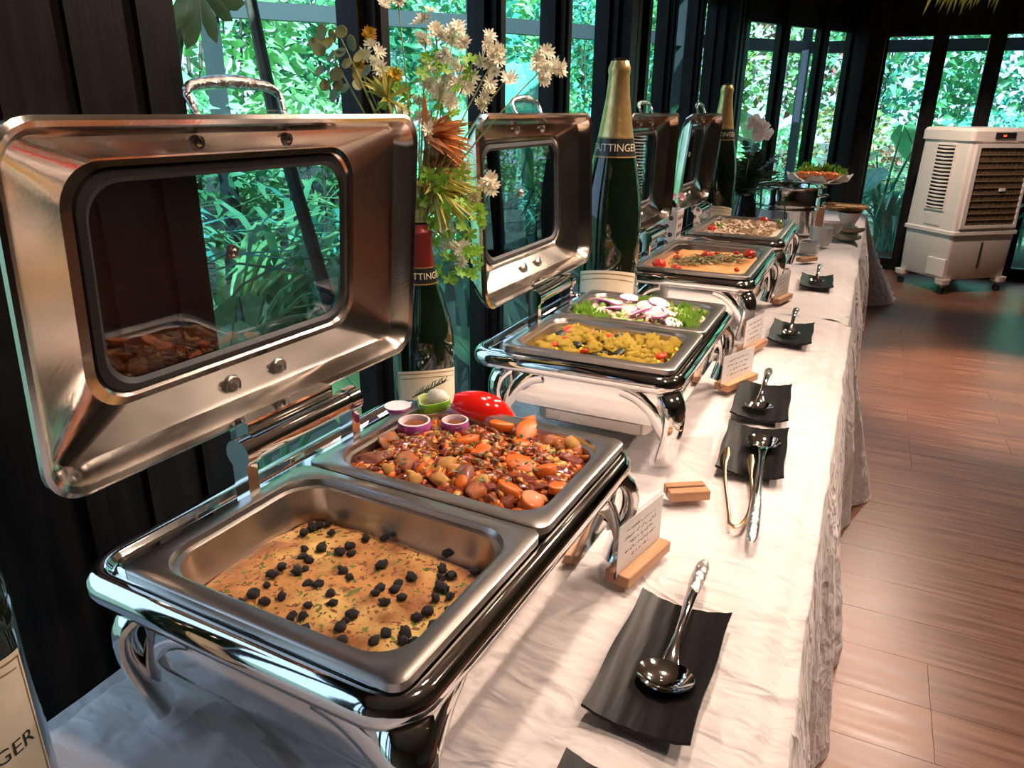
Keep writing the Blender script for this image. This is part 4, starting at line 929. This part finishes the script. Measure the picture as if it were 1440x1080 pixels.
# ------------------------------------------------------------------ orchid group and dotted vase
fern_m = M('dark_fern', (.02, .045, .015), .5, c2=(.04, .08, .02), scale=10); orc_m = M('orchid_petal', (.88, .80, .76), .5, c2=(.82, .45, .46), scale=22, lo=.56, hi=.75, transl=.2)
vz = thing('glass_vase', 'dark glass vase behind the steel pot holding the orchid', 'vase', (-.66, 4.62, TABLE))
MB().lathe([(.001, .002), (.06, 0), (.075, .02), (.085, .12), (.07, .2), (.055, .24), (.06, .26), (.054, .258), (.05, .24), (.064, .2), (.078, .12), (.068, .025), (.001, .012)], 28).build('glass_body', M('smoky_glass', (.01, .014, .016), .06, coat=.5), vz)
orc = thing('orchid_arrangement', 'white and pink orchid blooms among dark ferns behind the steel pot', 'flowers', (-.66, 4.62, TABLE + .24))
oo = orc.location.copy()
for k in range(64):
    m = MB(); a = rr_.uniform(0, 6.3); el = rr_.uniform(.1, 1.4); L_ = rr_.uniform(.22, .36); d = Vector((math.cos(a) * math.cos(el), math.sin(a) * math.cos(el), math.sin(el)))
    pts = bez((0, 0, 0), d * L_ * .4 + Vector((0, 0, .05)), d * L_ * .8 + Vector((0, 0, .05)), d * L_ + Vector((0, 0, -.05)), 10); m.tube(pts, .0015, 4)
    for i in range(1, 11):
        s = d.cross(Vector((0, 0, 1))).normalized(); l = .07 * (1.1 - i / 11)
        for sg in (-1, 1):
            q = pts[i]; e = q + s * sg * l + d * l * .5; m.add([q, q + d * .02, e, (q + e) / 2 - d * .006 + Vector((0, 0, .004))], [(0, 1, 2), (0, 2, 3)])
    m.build('fern_frond', fern_m, orc, sharp=180)
for px, py in [(1068, 178), (1060, 172), (1075, 186), (1066, 190)]:
    p = at(px, py, Y=4.40) - oo; m = MB(); petal_ring(m, p, Vector((.4, -.9, .1)), 5, .05, .042, .25, rr_); petal_ring(m, p + Vector((0, -.006, 0)), Vector((.4, -.9, .1)), 3, .022, .018, .6, rr_); m.build('orchid_bloom', orc_m, orc, sharp=180)
MB().tube(bez((0, 0, 0), (0, -.05, .12), (0, -.12, .16), at(1068, 178, Y=4.41) - oo, 8), .003, 6).build('stem', stem_m, orc)
dv = thing('dotted_vase', 'tall white vase with brown dots behind the third chafing dish', 'vase', (-.755, 3.14, TABLE))
dm = M('white_ceramic', (.76, .68, .64), .35); dot_m = M('brown_dot', (.10, .04, .025), .4)
MB().loft([[(x * k, y * k, z) for x, y in rrect(.055, .055, .008, 3)] for k, z in ((.82, 0), (.85, .004), (1.08, .318), (1.08, .322), (1.0, .322), (.8, .01))], True, True).build('body', dm, dv)
for side in range(4):
    for rw in range(9):
        for cl in range(3):
            z = .02 + rw * .034; hw = .055 * (.85 + .23 * z / .318) + .0006; u = (-.032 + cl * .032 + (.016 if rw % 2 else 0)) * 1.0
            if abs(u) > .046: continue
            m = MB(); ring = [(u + .0105 * math.cos(PI / 3 * i), -hw - .0006, z + .0105 * math.sin(PI / 3 * i)) for i in range(6)]; Rm = Matrix.Rotation(side * PI / 2, 3, 'Z')
            m.loft([[tuple(Rm @ Vector((x, y + .002, zz))) for x, y, zz in ring], [tuple(Rm @ Vector(p)) for p in ring]], False, True); m.build('dot', dot_m, dv, smooth=False)
sp = thing('pink_sprig', 'small pink flower sprig in the dotted vase', 'flowers', (-.755, 3.14, TABLE + .32))
for k in range(5):
    p = Vector((rr_.uniform(-.03, .05), rr_.uniform(-.03, .05), rr_.uniform(.03, .09))); MB().tube([(0, 0, -.1), p], .0013, 5).build('stem', stem_m, sp); m = MB(); petal_ring(m, p, Vector((.4, -.8, .4)), 6, .016, .012, .3, rr_); m.build('blossom', M('pink_petal', (.75, .35, .38), .5), sp, sharp=180)
# ------------------------------------------------------------------ far end of the buffet
pot = thing('steel_soup_pot', 'large polished steel soup pot with banded sides', 'pot', (-.455, 4.95, TABLE))
MB().lathe([(.001, .006), (.14, 0), (.152, .006), (.156, .02), (.158, .125), (.163, .13), (.163, .136), (.159, .14), (.159, .15), (.163, .154), (.163, .16), (.160, .165), (.165, .235), (.178, .243), (.186, .246), (.186, .25), (.17, .251), (.158, .246), (.152, .20), (.148, .03), (.001, .025)], 48).build('pot_body', chrome, pot, sharp=50); pot.scale = (1.18, 1.18, 1.16)
MB().lathe([(.150, .17), (.001, .172)], 32).build('soup', M('brown_soup', (.25, .11, .03), .2), pot)
for s in (-1, 1): MB().tube(bez((s * .155, -.05, .20), (s * .21, -.05, .21), (s * .21, .05, .21), (s * .155, .05, .20), 10), .005, 8).build('handle', chrome, pot)
lad = thing('soup_ladle', 'long thin steel ladle leaning against the front of the soup pot', 'ladle', (-.40, 4.70, TABLE))
m = MB(); bowl_geo(m, 0, 0, .022, .03, .03, .02); m.build('bowl', chrome, lad); MB().tube([(-.0, .028, .022), (-.02, .03, .06), (-.045, .06, .20), (-.05, .062, .215)], [.004, .004, .005, .003], 8).build('handle', chrome, lad)
# small fruit stand with doily
fs = thing('pedestal_stand', 'pedestal serving stand behind the soup pot topped with a frilled paper doily', 'stand', (-.33, 5.62, TABLE))
MB().lathe([(.001, 0), (.09, 0), (.088, .008), (.03, .02), (.016, .05), (.016, .22), (.04, .25), (.15, .26), (.155, .264), (.15, .268), (.001, .266)], 32).build('stand_body', dm, fs)
m = MB(); n = 64; dl = M('paper_doily', (.66, .64, .58), .6, transl=.3)
m.loft([[(q * (1 + .05 * w_ * math.sin(9 * a) + .03 * w_ * math.sin(23 * a)) * math.cos(a), q * (1 + .05 * w_ * math.sin(9 * a)) * math.sin(a), z + .02 * w_ * math.sin(7 * a) + .012 * w_ * math.sin(17 * a)) for a in [2 * PI * i / n for i in range(n)]] for q, z, w_ in ((.10, .269, 0), (.15, .275, .4), (.20, .295, 1), (.205, .30, 1), (.198, .297, 1), (.15, .279, .4), (.10, .272, 0))]); m.build('doily', dl, fs, sharp=180)
ofr = [lump_mesh('fruit_piece', M('orange_fruit', (.74, .20, .03), .3, c2=(.62, .10, .02), scale=20, coat=.3), (1, .8, .8), .35, 1.6, s, 2) for s in range(2)]
for k in range(16):
    x = -.10 + .0135 * k; tag(place('fruit_piece', ofr[k % 2], None, (-.335 + x, 5.56 + .012 * (k % 2) + .02 * (x * 8) ** 2, TABLE + .305), (.5, .2, k), .034 if k % 3 else .04), 'orange-red fruit piece on the frilled doily behind the pot', 'fruit', 'fruit pieces on the doily stand')
for k in range(7): tag(place('lettuce_leaf', ruf[k % 3], None, (-.42 + .035 * k, 5.64, TABLE + .315), (.3, 0, k * 1.3), .07), 'yellow-green leaf tuft behind the fruit on the doily', 'lettuce', 'leaf tufts on the doily stand')
# stacked cups, bowls, woven tray, leaf dishes
porc = M('white_porcelain', (.70, .66, .63), .25, coat=.3)
def cup_stack(x, y, n, rad, label, cat, name, grp):
    for k in range(n):
        m = MB().lathe([(.001, .002), (rad * .72, 0), (rad * .8, .004), (rad * .97, .03), (rad, .038), (rad * .965, .038), (rad * .9, .028), (rad * .7, .007), (.001, .006)], 26)
        tag(m.build(name, porc, loc=(x, y, TABLE + .0125 * k)), label % ('topmost', 'second', 'third', 'fourth', 'fifth', 'sixth')[n - 1 - k] if '%' in label else label, cat, grp)
cup_stack(-.205, 4.56, 6, .056, 'white porcelain dip bowl, %s of the stack beside the steel pot', 'bowl', 'dip_bowl', 'stacked white dip bowls')
tag(MB().lathe([(.001, .003), (.03, 0), (.034, .006), (.058, .05), (.066, .075), (.063, .075), (.05, .045), (.028, .01), (.001, .009)], 28).build('ceramic_bowl', porc, loc=(-.165, 5.02, TABLE)), 'cream bowl standing just behind the stacked dip bowls', 'bowl')
tag(MB().lathe([(.001, .003), (.035, 0), (.04, .006), (.064, .06), (.074, .092), (.071, .092), (.056, .055), (.03, .01), (.001, .009)], 28).build('ceramic_bowl', porc, loc=(-.095, 5.45, TABLE)), 'cream bowl under the woven gold tray at the far end', 'bowl')
wov = M('woven_gold', (.50, .30, .12), .45, c2=(.20, .10, .04), scale=60, bump=1, bscale=90, bdist=.005)
rr2 = lambda hx, hy, z: [(x, y, z) for x, y in rrect(hx, hy, .03, 5)]
tr = thing('woven_tray', 'gold woven tray resting on the cream bowl at the far end', 'tray', (-.13, 5.50, TABLE + .093))
MB().loft([rr2(.10, .07, 0), rr2(.135, .10, .03), rr2(.14, .105, .032), rr2(.135, .10, .034), rr2(.10, .07, .006)], True, True).build('basket', wov, tr); MB().tube([(x, y, .034) for x, y in rrect(.139, .104, .03, 5)] + [rrect(.139, .104, .03, 5)[0] + (.034,)], .006, 8).build('rim', gold_metal, tr)
leafd = M('dark_gold_dish', (.16, .11, .04), .3, .6, c2=(.05, .04, .02), scale=20)
for (x, y, s, lb) in ((-.075, 4.86, 1, 'dark gold leaf-shaped dish on the cloth edge, nearer of two'), (-.07, 5.20, 1.1, 'dark gold leaf-shaped dish under the cream bowls, farther of two')):
    m = MB(); rg = lambda k, z: [(x_ * s * k, y_ * s * k, z + .012 * abs(x_ / .075) ** 2 * k) for x_, y_ in rrect(.075, .10, .06, 6)]
    m.loft([rg(.8, 0), rg(1, .006), rg(1.0, .009), rg(.8, .004)], True, True); tag(m.build('leaf_dish', leafd, loc=(x, y, TABLE)), lb, 'dish')
m = MB().rbox(.028, .02, .003, 0, .13, .003); tag(m.build('wooden_card_block', oak, loc=(-.27, 5.30, TABLE)), 'upright pale wooden block between the steel pot and the bowls', 'block')
m = MB().lathe([(.001, .002), (.028, 0), (.03, .004), (.034, .07), (.031, .07), (.027, .008), (.001, .006)], 20); tag(m.build('small_cup', porc, loc=(-.255, 4.80, TABLE)), 'small white cup between the steel pot and the stacked bowls', 'cup')
sh = thing('cruet_dish', 'small clear dish beside the farthest chafing dish', 'dish', (-.245, 4.27, TABLE)); MB().loft([[(x * k, y * k, z) for x, y in rrect(.05, .04, .008, 4)] for k, z in ((.9, 0), (1, .004), (1.05, .045), (1.0, .045), (.9, .008))], True, True).build('dish_body', M('frosted_glass', (.62, .60, .58), .2, coat=.5), sh)
# ------------------------------------------------------------------ air cooler
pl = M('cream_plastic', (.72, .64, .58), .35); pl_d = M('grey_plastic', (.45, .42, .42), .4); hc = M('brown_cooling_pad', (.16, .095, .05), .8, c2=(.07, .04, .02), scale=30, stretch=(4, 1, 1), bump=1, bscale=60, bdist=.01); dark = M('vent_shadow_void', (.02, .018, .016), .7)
W2, D2 = .33, .27
fan = thing('air_cooler', 'tall cream evaporative air cooler on castors by the far windows', 'air cooler', (.765, 7.60, 0), math.atan2(.64, .77))
rb2 = lambda hx, hy, r_, z: [(x, y, z) for x, y in rrect(hx, hy, r_, 5)]
MB().loft([rb2(W2 - .02, D2 - .02, .03, .125), rb2(W2 - .012, D2 - .012, .03, .14), rb2(W2 - .004, D2 - .004, .03, .50), rb2(W2 + .012, D2 + .012, .03, .505), rb2(W2 + .012, D2 + .012, .03, .53), rb2(W2, D2, .03, .54)], True).build('water_tank', pl, fan, sharp=35)
MB().loft([rb2(W2, D2, .03, .54), rb2(W2 - .012, D2 - .012, .03, 1.25)]).build('housing', pl, fan)
MB().loft([rb2(W2 - .012, D2 - .012, .03, 1.25), rb2(W2 + .004, D2 + .004, .035, 1.256), rb2(W2 + .004, D2 + .004, .035, 1.33), rb2(W2 - .012, D2 - .012, .03, 1.352), rb2(W2 - .05, D2 - .05, .02, 1.358)], False, True).build('top_cap', pl, fan, sharp=35)
# side louvre on -x face
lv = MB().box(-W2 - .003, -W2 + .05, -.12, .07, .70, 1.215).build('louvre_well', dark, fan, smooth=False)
m = MB()
for q in ((-.13, -.12, .69, 1.225), (.07, .08, .69, 1.225), (-.12, .07, .69, .70), (-.12, .07, 1.215, 1.225)): m.box(-W2 - .010, -W2 + .03, q[0], q[1], q[2], q[3])
m.build('louvre_frame', pl, fan, smooth=False)
slat = MB().add([(-.010, -.095, -.004), (.004, -.095, .001), (.004, .095, .001), (-.010, .095, -.004), (-.010, -.095, .004), (.004, -.095, .009), (.004, .095, .009), (-.010, .095, .004), (-.016, 0, -.010), (-.016, 0, -.002)], [(0, 1, 2, 3, 8), (4, 9, 7, 6, 5), (0, 8, 9, 4), (8, 3, 7, 9), (1, 5, 6, 2), (0, 4, 5, 1), (3, 2, 6, 7)])
sme = None
for k in range(17):
    if sme is None: o = slat.build('slat', pl, fan, smooth=False); sme = o.data
    else: o = place('slat', sme, fan)
    o.location = (-W2 - .001, -.025, .716 + k * .0302)
MB().rbox(.004, .085, .003, .565, .665, .002, -W2 - .003, -.025).build('filter_panel', pl, fan); 
# front grille
m = MB(); fy = -D2 - .006
for q in ((-.285, -.245, .56, 1.235), (.265, .285, .56, 1.235), (-.245, .265, .56, .585), (-.245, .265, 1.205, 1.235)): m.box(q[0], q[1], fy - .012, fy + .02, q[2], q[3])
m.build('grille_frame', pl, fan, smooth=False)
MB().box(-.245, .265, fy + .002, fy + .02, .585, 1.205).build('cooling_pad', hc, fan, smooth=False)
fin = None
for k in range(11):
    mb = MB().box(-.245, .265, -.006, .004, -.0035, .0035)
    if fin is None: o = mb.build('fin', M('brown_fin', (.22, .14, .08), .5), fan, smooth=False); fin = o.data
    else: o = place('fin', fin, fan)
    o.location = (0, fy - .001, .63 + k * .052)
for k in range(9):
    MB().box(-.003, .003, -.004, .004, .585, 1.205).build('vane', M('vane_brown', (.10, .06, .03), .6) if k == 0 else bpy.data.materials['vane_brown'], fan, smooth=False, loc=(-.2 + k * .052, fy + .002, 0))
MB().rbox(.03, .008, .004, .86, .885, .003, .06, fy - .006).build('badge', pl, fan)
MB().rbox(.10, .008, .006, 1.272, 1.322, .003, -.02, -D2 - .004).build('control_panel', M('panel_black', (.02, .018, .018), .2), fan)
rd_ = M('red_digits', (.8, .05, .02), emis=((1, .06, .02), 2.5))
for k in range(3): MB().box(-.052 + .012 * k, -.044 + .012 * k, -D2 - .0135, -D2 - .0118, 1.290, 1.304).build('display_light', rd_, fan, smooth=False)
MB().box(-.006, .006, -D2 - .002, -D2 + .012, .22, .44).build('water_gauge', dark, fan, smooth=False)
MB().rbox(.012, .10, .01, .15, .30, .004, -W2 + .005, -.16).build('tank_panel', pl, fan)
for sx in (-1, 1):
    for sy in (-1, 1):
        x, y = sx * (W2 - .035), sy * (D2 - .035); mm = MB().loft([[(x + q[0] * k, y + q[1] * k, z) for q in rrect(.05, .05, .02, 4)] for k, z in ((.5, .075), (.9, .09), (1, .13))], True, True); cs = mm.build('castor_bracket', pl, fan)
        MB().tube([(x - .014, y, .028), (x + .014, y, .028)], .028, 16).build('wheel', rubber, cs); MB().box(x - .004, x + .004, y - .012, y + .012, .03, .08).build('fork', pl_d, cs, smooth=False)
# ------------------------------------------------------------------ garden
struct(MB().box(-40, 40, -20, 45, -.35, -.12).build('garden_ground', M('garden_soil', (.035, .04, .03), .9, c2=(.05, .065, .04), scale=1.2), smooth=False))
struct(MB().box(-2.3, 6.5, -6, 9.3, -.13, -.06).build('added_terrace', M('added_terrace_stone', (.10, .095, .10), .6, c2=(.15, .14, .145), scale=3), smooth=False))  # slab added so the chrome rims reflect neutral grey instead of green
leafm = [M('leaf_green_%d' % i, c, .4, c2=c2, scale=1.5, transl=.3, spec=.4) for i, (c, c2) in enumerate([((.10, .34, .14), (.22, .54, .26)), ((.07, .34, .25), (.16, .56, .42)), ((.20, .46, .16), (.36, .64, .28)), ((.03, .14, .07), (.07, .24, .12)), ((.34, .12, .10), (.20, .34, .08))])]
bark = M('bark', (.10, .075, .05), .8, c2=(.05, .04, .03), scale=12)
def leaf_q(m, c, d, nrm, L_, w_, droop):
    s = d.cross(nrm).normalized()
    b1 = c + d * L_ * .45 + nrm * L_ * .06; b2 = c + d * L_ + Vector((0, 0, -droop * L_))
    m.add([c, b1 + s * w_ * .5, b2, b1 - s * w_ * .5, b1 - nrm * w_ * .12], [(0, 1, 4), (1, 2, 4), (2, 3, 4), (3, 0, 4)])
def shrub(label, x, y, hgt, rad, n, L_, w_, mat, seed, group='shrubs outside the windows', cat='shrub', name='garden_shrub', trunk=True, z0=-.12):
    rr_ = R_(seed); t = thing(name, label, cat, (x, y, z0), 0, group); m = MB()
    for _ in range(n):
        a = rr_.uniform(0, 6.283); el = math.asin(rr_.uniform(-.5, 1)); q = rr_.uniform(.55, 1) ** .6
        p = Vector((rad * q * math.cos(el) * math.cos(a), rad * q * math.cos(el) * math.sin(a), hgt * .52 + hgt * .48 * q * math.sin(el)))
        d = (Vector((math.cos(a) * .8, math.sin(a) * .8, rr_.uniform(-.4, .7))) + Vector((rr_.uniform(-.7, .7), rr_.uniform(-.7, .7), 0))).normalized()
        nrm = d.orthogonal().normalized(); nrm.rotate(Matrix.Rotation(rr_.uniform(0, 6.28), 3, d))
        if nrm.z < 0: nrm = -nrm
        leaf_q(m, p, d, nrm, L_ * rr_.uniform(.6, 1.3), w_ * rr_.uniform(.7, 1.2), .3)
    tag(m.build('foliage', leafm[mat], t, sharp=180), kind='stuff')
    if trunk:
        for k in range(3): MB().tube([(0, 0, 0), (rr_.uniform(-.3, .3) * rad, rr_.uniform(-.3, .3) * rad, hgt * .7)], [.03, .012], 6).build('stem', bark, t)
    return t
def strap_clump(label, x, y, n, L_, w_, mat, seed, z0=-.12, group='strap-leaved clumps outside'):
    rr_ = R_(seed); t = thing('strap_leaf_clump', label, 'plant', (x, y, z0), 0, group); m = MB()
    for _ in range(n):
        a = rr_.uniform(0, 6.283); l = L_ * rr_.uniform(.6, 1.15); out = Vector((math.cos(a), math.sin(a), 0)); s = Vector((-out.y, out.x, 0)); k1 = rr_.uniform(.25, .7)
        P = bez((rr_.gauss(0, .06), rr_.gauss(0, .06), 0), out * l * k1 * .3 + Vector((0, 0, l * .6)), out * l * k1 + Vector((0, 0, l * .85)), out * l * k1 * 1.7 + Vector((0, 0, l * rr_.uniform(.2, .7))), 6)
        W = [.4, .8, 1, 1, .8, .5, .05]; g = [[tuple(p - s * w_ * .5 * k), tuple(p + Vector((0, 0, -w_ * .15 * k))), tuple(p + s * w_ * .5 * k)] for p, k in zip(P, W)]
        m.add(*gridf(g))
    tag(m.build('blades', leafm[mat], t, sharp=180), kind='stuff'); return t
def big_leaf(seed, mat):
    rr_ = R_(seed); g = []; n = 10
    for i in range(n + 1):
        u = i / n; wd = math.sin(PI * min(1, .05 + u * .97)) ** .7 * (.42 if u < .6 else .42 * (1 - (u - .6) * .4)); row = []
        for j in range(7):
            s = (j / 6 - .5) * 2; row.append((u, s * wd, .05 * math.sin(u * 9 + s * 3) * abs(s) - .35 * u * u + .12 * abs(s) * wd))
        g.append(row)
    m = MB().add(*gridf(g)); m.tube([(u / 8, 0, -.35 * (u / 8) ** 2 + .006) for u in range(9)], .012, 5)
    me = bpy.data.meshes.new('leaf'); me.from_pydata(m.v, [], m.f); me.materials.append(mat); me.polygons.foreach_set('use_smooth', [True] * len(me.polygons)); me.update(); return me
BL = [big_leaf(s, leafm[k]) for s, k in ((1, 2), (2, 0), (3, 1))]
def elephant_ear(label, x, y, n, hgt, size, seed, mat=0, z0=-.12):
    rr_ = R_(seed); t = thing('large_leaf_plant', label, 'plant', (x, y, z0), 0, 'broad-leaved plants outside')
    for k in range(n):
        a = 6.283 * k / n + rr_.uniform(-.3, .3); h = hgt * rr_.uniform(.5, 1.05); q = rr_.uniform(.15, .45) * hgt * .6
        tip = Vector((q * math.cos(a), q * math.sin(a), h)); MB().tube(bez((0, 0, 0), (0, 0, h * .5), tip * .9, tip, 6), [.02, .018, .016, .014, .012, .010, .008], 6).build('stalk', leafm[mat], t)
        place('leaf', BL[(k + mat) % 3], t, tip, (rr_.uniform(-.3, .3), rr_.uniform(.1, .7), a), size * rr_.uniform(.7, 1.15))
    return t
r = R_(77); k = 0
# leafy wall of trees and tall shrubs on the left, receding, and round the far end
for i in range(15):
    Y = 3.0 + i * 1.55; shrub('tall leafy tree of the left-hand garden thicket', -6.8 - .9 * (i % 2) + r.uniform(-.4, .4), Y, r.uniform(4.2, 5.4), r.uniform(1.2, 1.6), 1300, .23, .12, (0, 1, 2, 0, 3)[i % 5], 100 + i, 'trees of the left thicket', 'tree', 'garden_tree')
for i in range(11):
    X = -5.5 + i * 1.35; shrub('tall leafy tree of the thicket beyond the far windows', X, 15.5 + .9 * (i % 2), r.uniform(4.0, 5.2), r.uniform(1.2, 1.6), 1300, .23, .12, (1, 0, 2, 4, 0)[i % 5], 140 + i, 'trees of the far thicket', 'tree', 'garden_tree')
for i in range(14):
    Y = 2.2 + i * 1.15; shrub('rounded bush in the left-hand garden bed', -4.9 + r.uniform(-.5, .3), Y, r.uniform(1.3, 2.0), r.uniform(.7, .95), 760, .14, .07, (2, 1, 0, 2)[i % 4], 200 + i, 'bushes of the left bed', 'shrub')
for i in range(10):
    X = -3.2 + i * .9; shrub('rounded bush in the bed beyond the far windows', X, 12.0 + r.uniform(-.4, .4), r.uniform(1.3, 2.1), r.uniform(.65, .9), 760, .13, .07, (1, 2, 0, 4, 2)[i % 5], 240 + i, 'bushes of the far bed', 'shrub')
for i in range(13):
    Y = 1.9 + i * .85; strap_clump('clump of arching strap leaves along the left windows', -3.4 + r.uniform(-.5, .4), Y, 46, r.uniform(1.0, 1.5), .05, (1, 2, 0)[i % 3], 300 + i, group='strap clumps along the left windows')
for i in range(9):
    X = -2.2 + i * .62; strap_clump('clump of arching strap leaves outside the far windows', X, 10.4 + r.uniform(-.3, .4), 46, r.uniform(.9, 1.3), .05, (1, 1, 2)[i % 3], 330 + i, group='strap clumps outside the far windows')
elephant_ear('broad heart-leaved plant standing outside the far windows left of the cooler', .15, 10.2, 7, 1.55, .62, 1, 0)
elephant_ear('broad-leaved plant outside the pane right of the tall bottle', -2.6, 5.4, 8, 1.8, .6, 2, 1)
elephant_ear('broad-leaved plant outside the angled bay windows', -1.7, 8.6, 8, 1.7, .55, 3, 2)
elephant_ear('dark broad-leaved plant pressed near the second left window', -1.9, 2.75, 8, 1.25, .40, 4, 1)
elephant_ear('broad-leaved plant low behind the first lid window', -1.75, 1.75, 7, .95, .36, 5, 0)
for i, (x, y) in enumerate([(-2.3, 3.7), (-2.2, 4.6), (-2.0, 6.2), (-1.9, 3.2)]): strap_clump('dark arching palm clump close to the left glass', x, y, 30, 1.35, .06, 3, 360 + i, group='palms close to the left glass')
# dark slim tree trunk and hand-shaped leaves near the first pane
tk = thing('slim_tree', 'slim dark tree trunk seen through the first window pane', 'tree', (-2.1, 1.95, -.12))
tp = at(340, -60, Y=2.25) ; bt = at(385, 160, Y=2.25); to = Vector((-2.1, 1.95, -.12)); lo_ = bt + (bt - tp) * 5.5
MB().tube([Vector((lo_.x, lo_.y, -.12)) - to, bt - to, tp - to, tp + (tp - bt) * .6 - to], [.03, .024, .02, .018], 8).build('trunk', bark, tk)
cro = tp + (tp - bt) * .6 - to; m = MB(); rr_ = R_(5)
for _ in range(60):
    a = rr_.uniform(0, 6.283); d = Vector((math.cos(a), math.sin(a), rr_.uniform(-.6, .5))).normalized(); leaf_q(m, cro + d * .15, d, Vector((0, 0, 1)), rr_.uniform(.3, .55), .09, .5)
tag(m.build('foliage', leafm[3], tk, sharp=180), kind='stuff')
hl = thing('hand_leaf_plant', 'olive hand-shaped leaves hanging at the top of the first pane', 'plant', (-1.22, 1.05, -.12))
ho = Vector((-1.22, 1.05, -.12)); hp_ = at(280, -16, X=-1.22); MB().tube([(0, 0, 0), (-.05, .02, 1.4), hp_ - ho + Vector((0, 0, .12)), hp_ - ho], .008, 6).build('stem', bark, hl)
om = M('olive_leaf', (.10, .11, .04), .5, transl=.2)
for px, py in [(262, 70), (305, 62), (328, 30), (318, 18), (258, 50), (240, 40), (345, 5)]:
    e = at(px, py, X=-1.22) - (hp_); L_ = e.length; s = e.cross(Vector((1, 0, 0))).normalized() * L_ * .2; q = hp_ - ho
    m = MB().add([q, q + e * .55 + s, q + e * .8 + s * .8, q + e, q + e * .8 - s * .8, q + e * .55 - s, q + e * .6 + Vector((.012, 0, 0))], [(0, 1, 6), (1, 2, 6), (2, 3, 6), (3, 4, 6), (4, 5, 6), (5, 0, 6)]); m.build('leaf', om, hl, sharp=180)
# indoor touches: dried tuft hanging at the top right, potted plant by the cooler
hg = thing('hanging_dried_tuft', 'dried yellow-green tuft hanging from above at the top right', 'plant', at(1375, -30, Y=4.6)); m = MB()
for _ in range(46):
    a = rr_.uniform(0, 6.283); q = rr_.uniform(.05, .35); leaf_q(m, Vector((rr_.gauss(0, .08), rr_.gauss(0, .05), .05)), Vector((math.cos(a) * q - .25, math.sin(a) * q, -1)).normalized(), Vector((0, -1, .2)).normalized(), rr_.uniform(.10, .2), .022, .1)
tag(m.build('fronds', olive_p, hg, sharp=180), kind='stuff'); MB().tube([(0, 0, .02), (0, 0, ZC - hg.location.z)], .004, 6).build('cord', rubber, hg)
pt = thing('potted_plant', 'dark leafy potted plant at the right edge beside the air cooler', 'plant', (1.55, 7.72, 0))
MB().lathe([(.001, 0), (.12, 0), (.15, .02), (.17, .33), (.18, .34), (.165, .34), (.15, .05)], 28).build('pot', M('dark_pot', (.015, .015, .016), .35), pt); MB().lathe([(.165, .31), (.001, .32)], 24).build('soil', M('pot_soil', (.03, .02, .015), .9), pt)
for k in range(16):
    a = rr_.uniform(0, 6.283); h = rr_.uniform(.45, .9); tip = Vector((.22 * math.cos(a), .22 * math.sin(a), h)); MB().tube(bez((0, 0, .3), (0, 0, h * .7), tip * .95, tip, 5), .006, 5).build('stalk', leafm[3], pt)
    m = MB(); leaf_q(m, tip, Vector((math.cos(a), math.sin(a), .1)).normalized(), Vector((0, 0, 1)), rr_.uniform(.2, .32), .11, .5); m.build('leaf', leafm[3], pt, sharp=180)
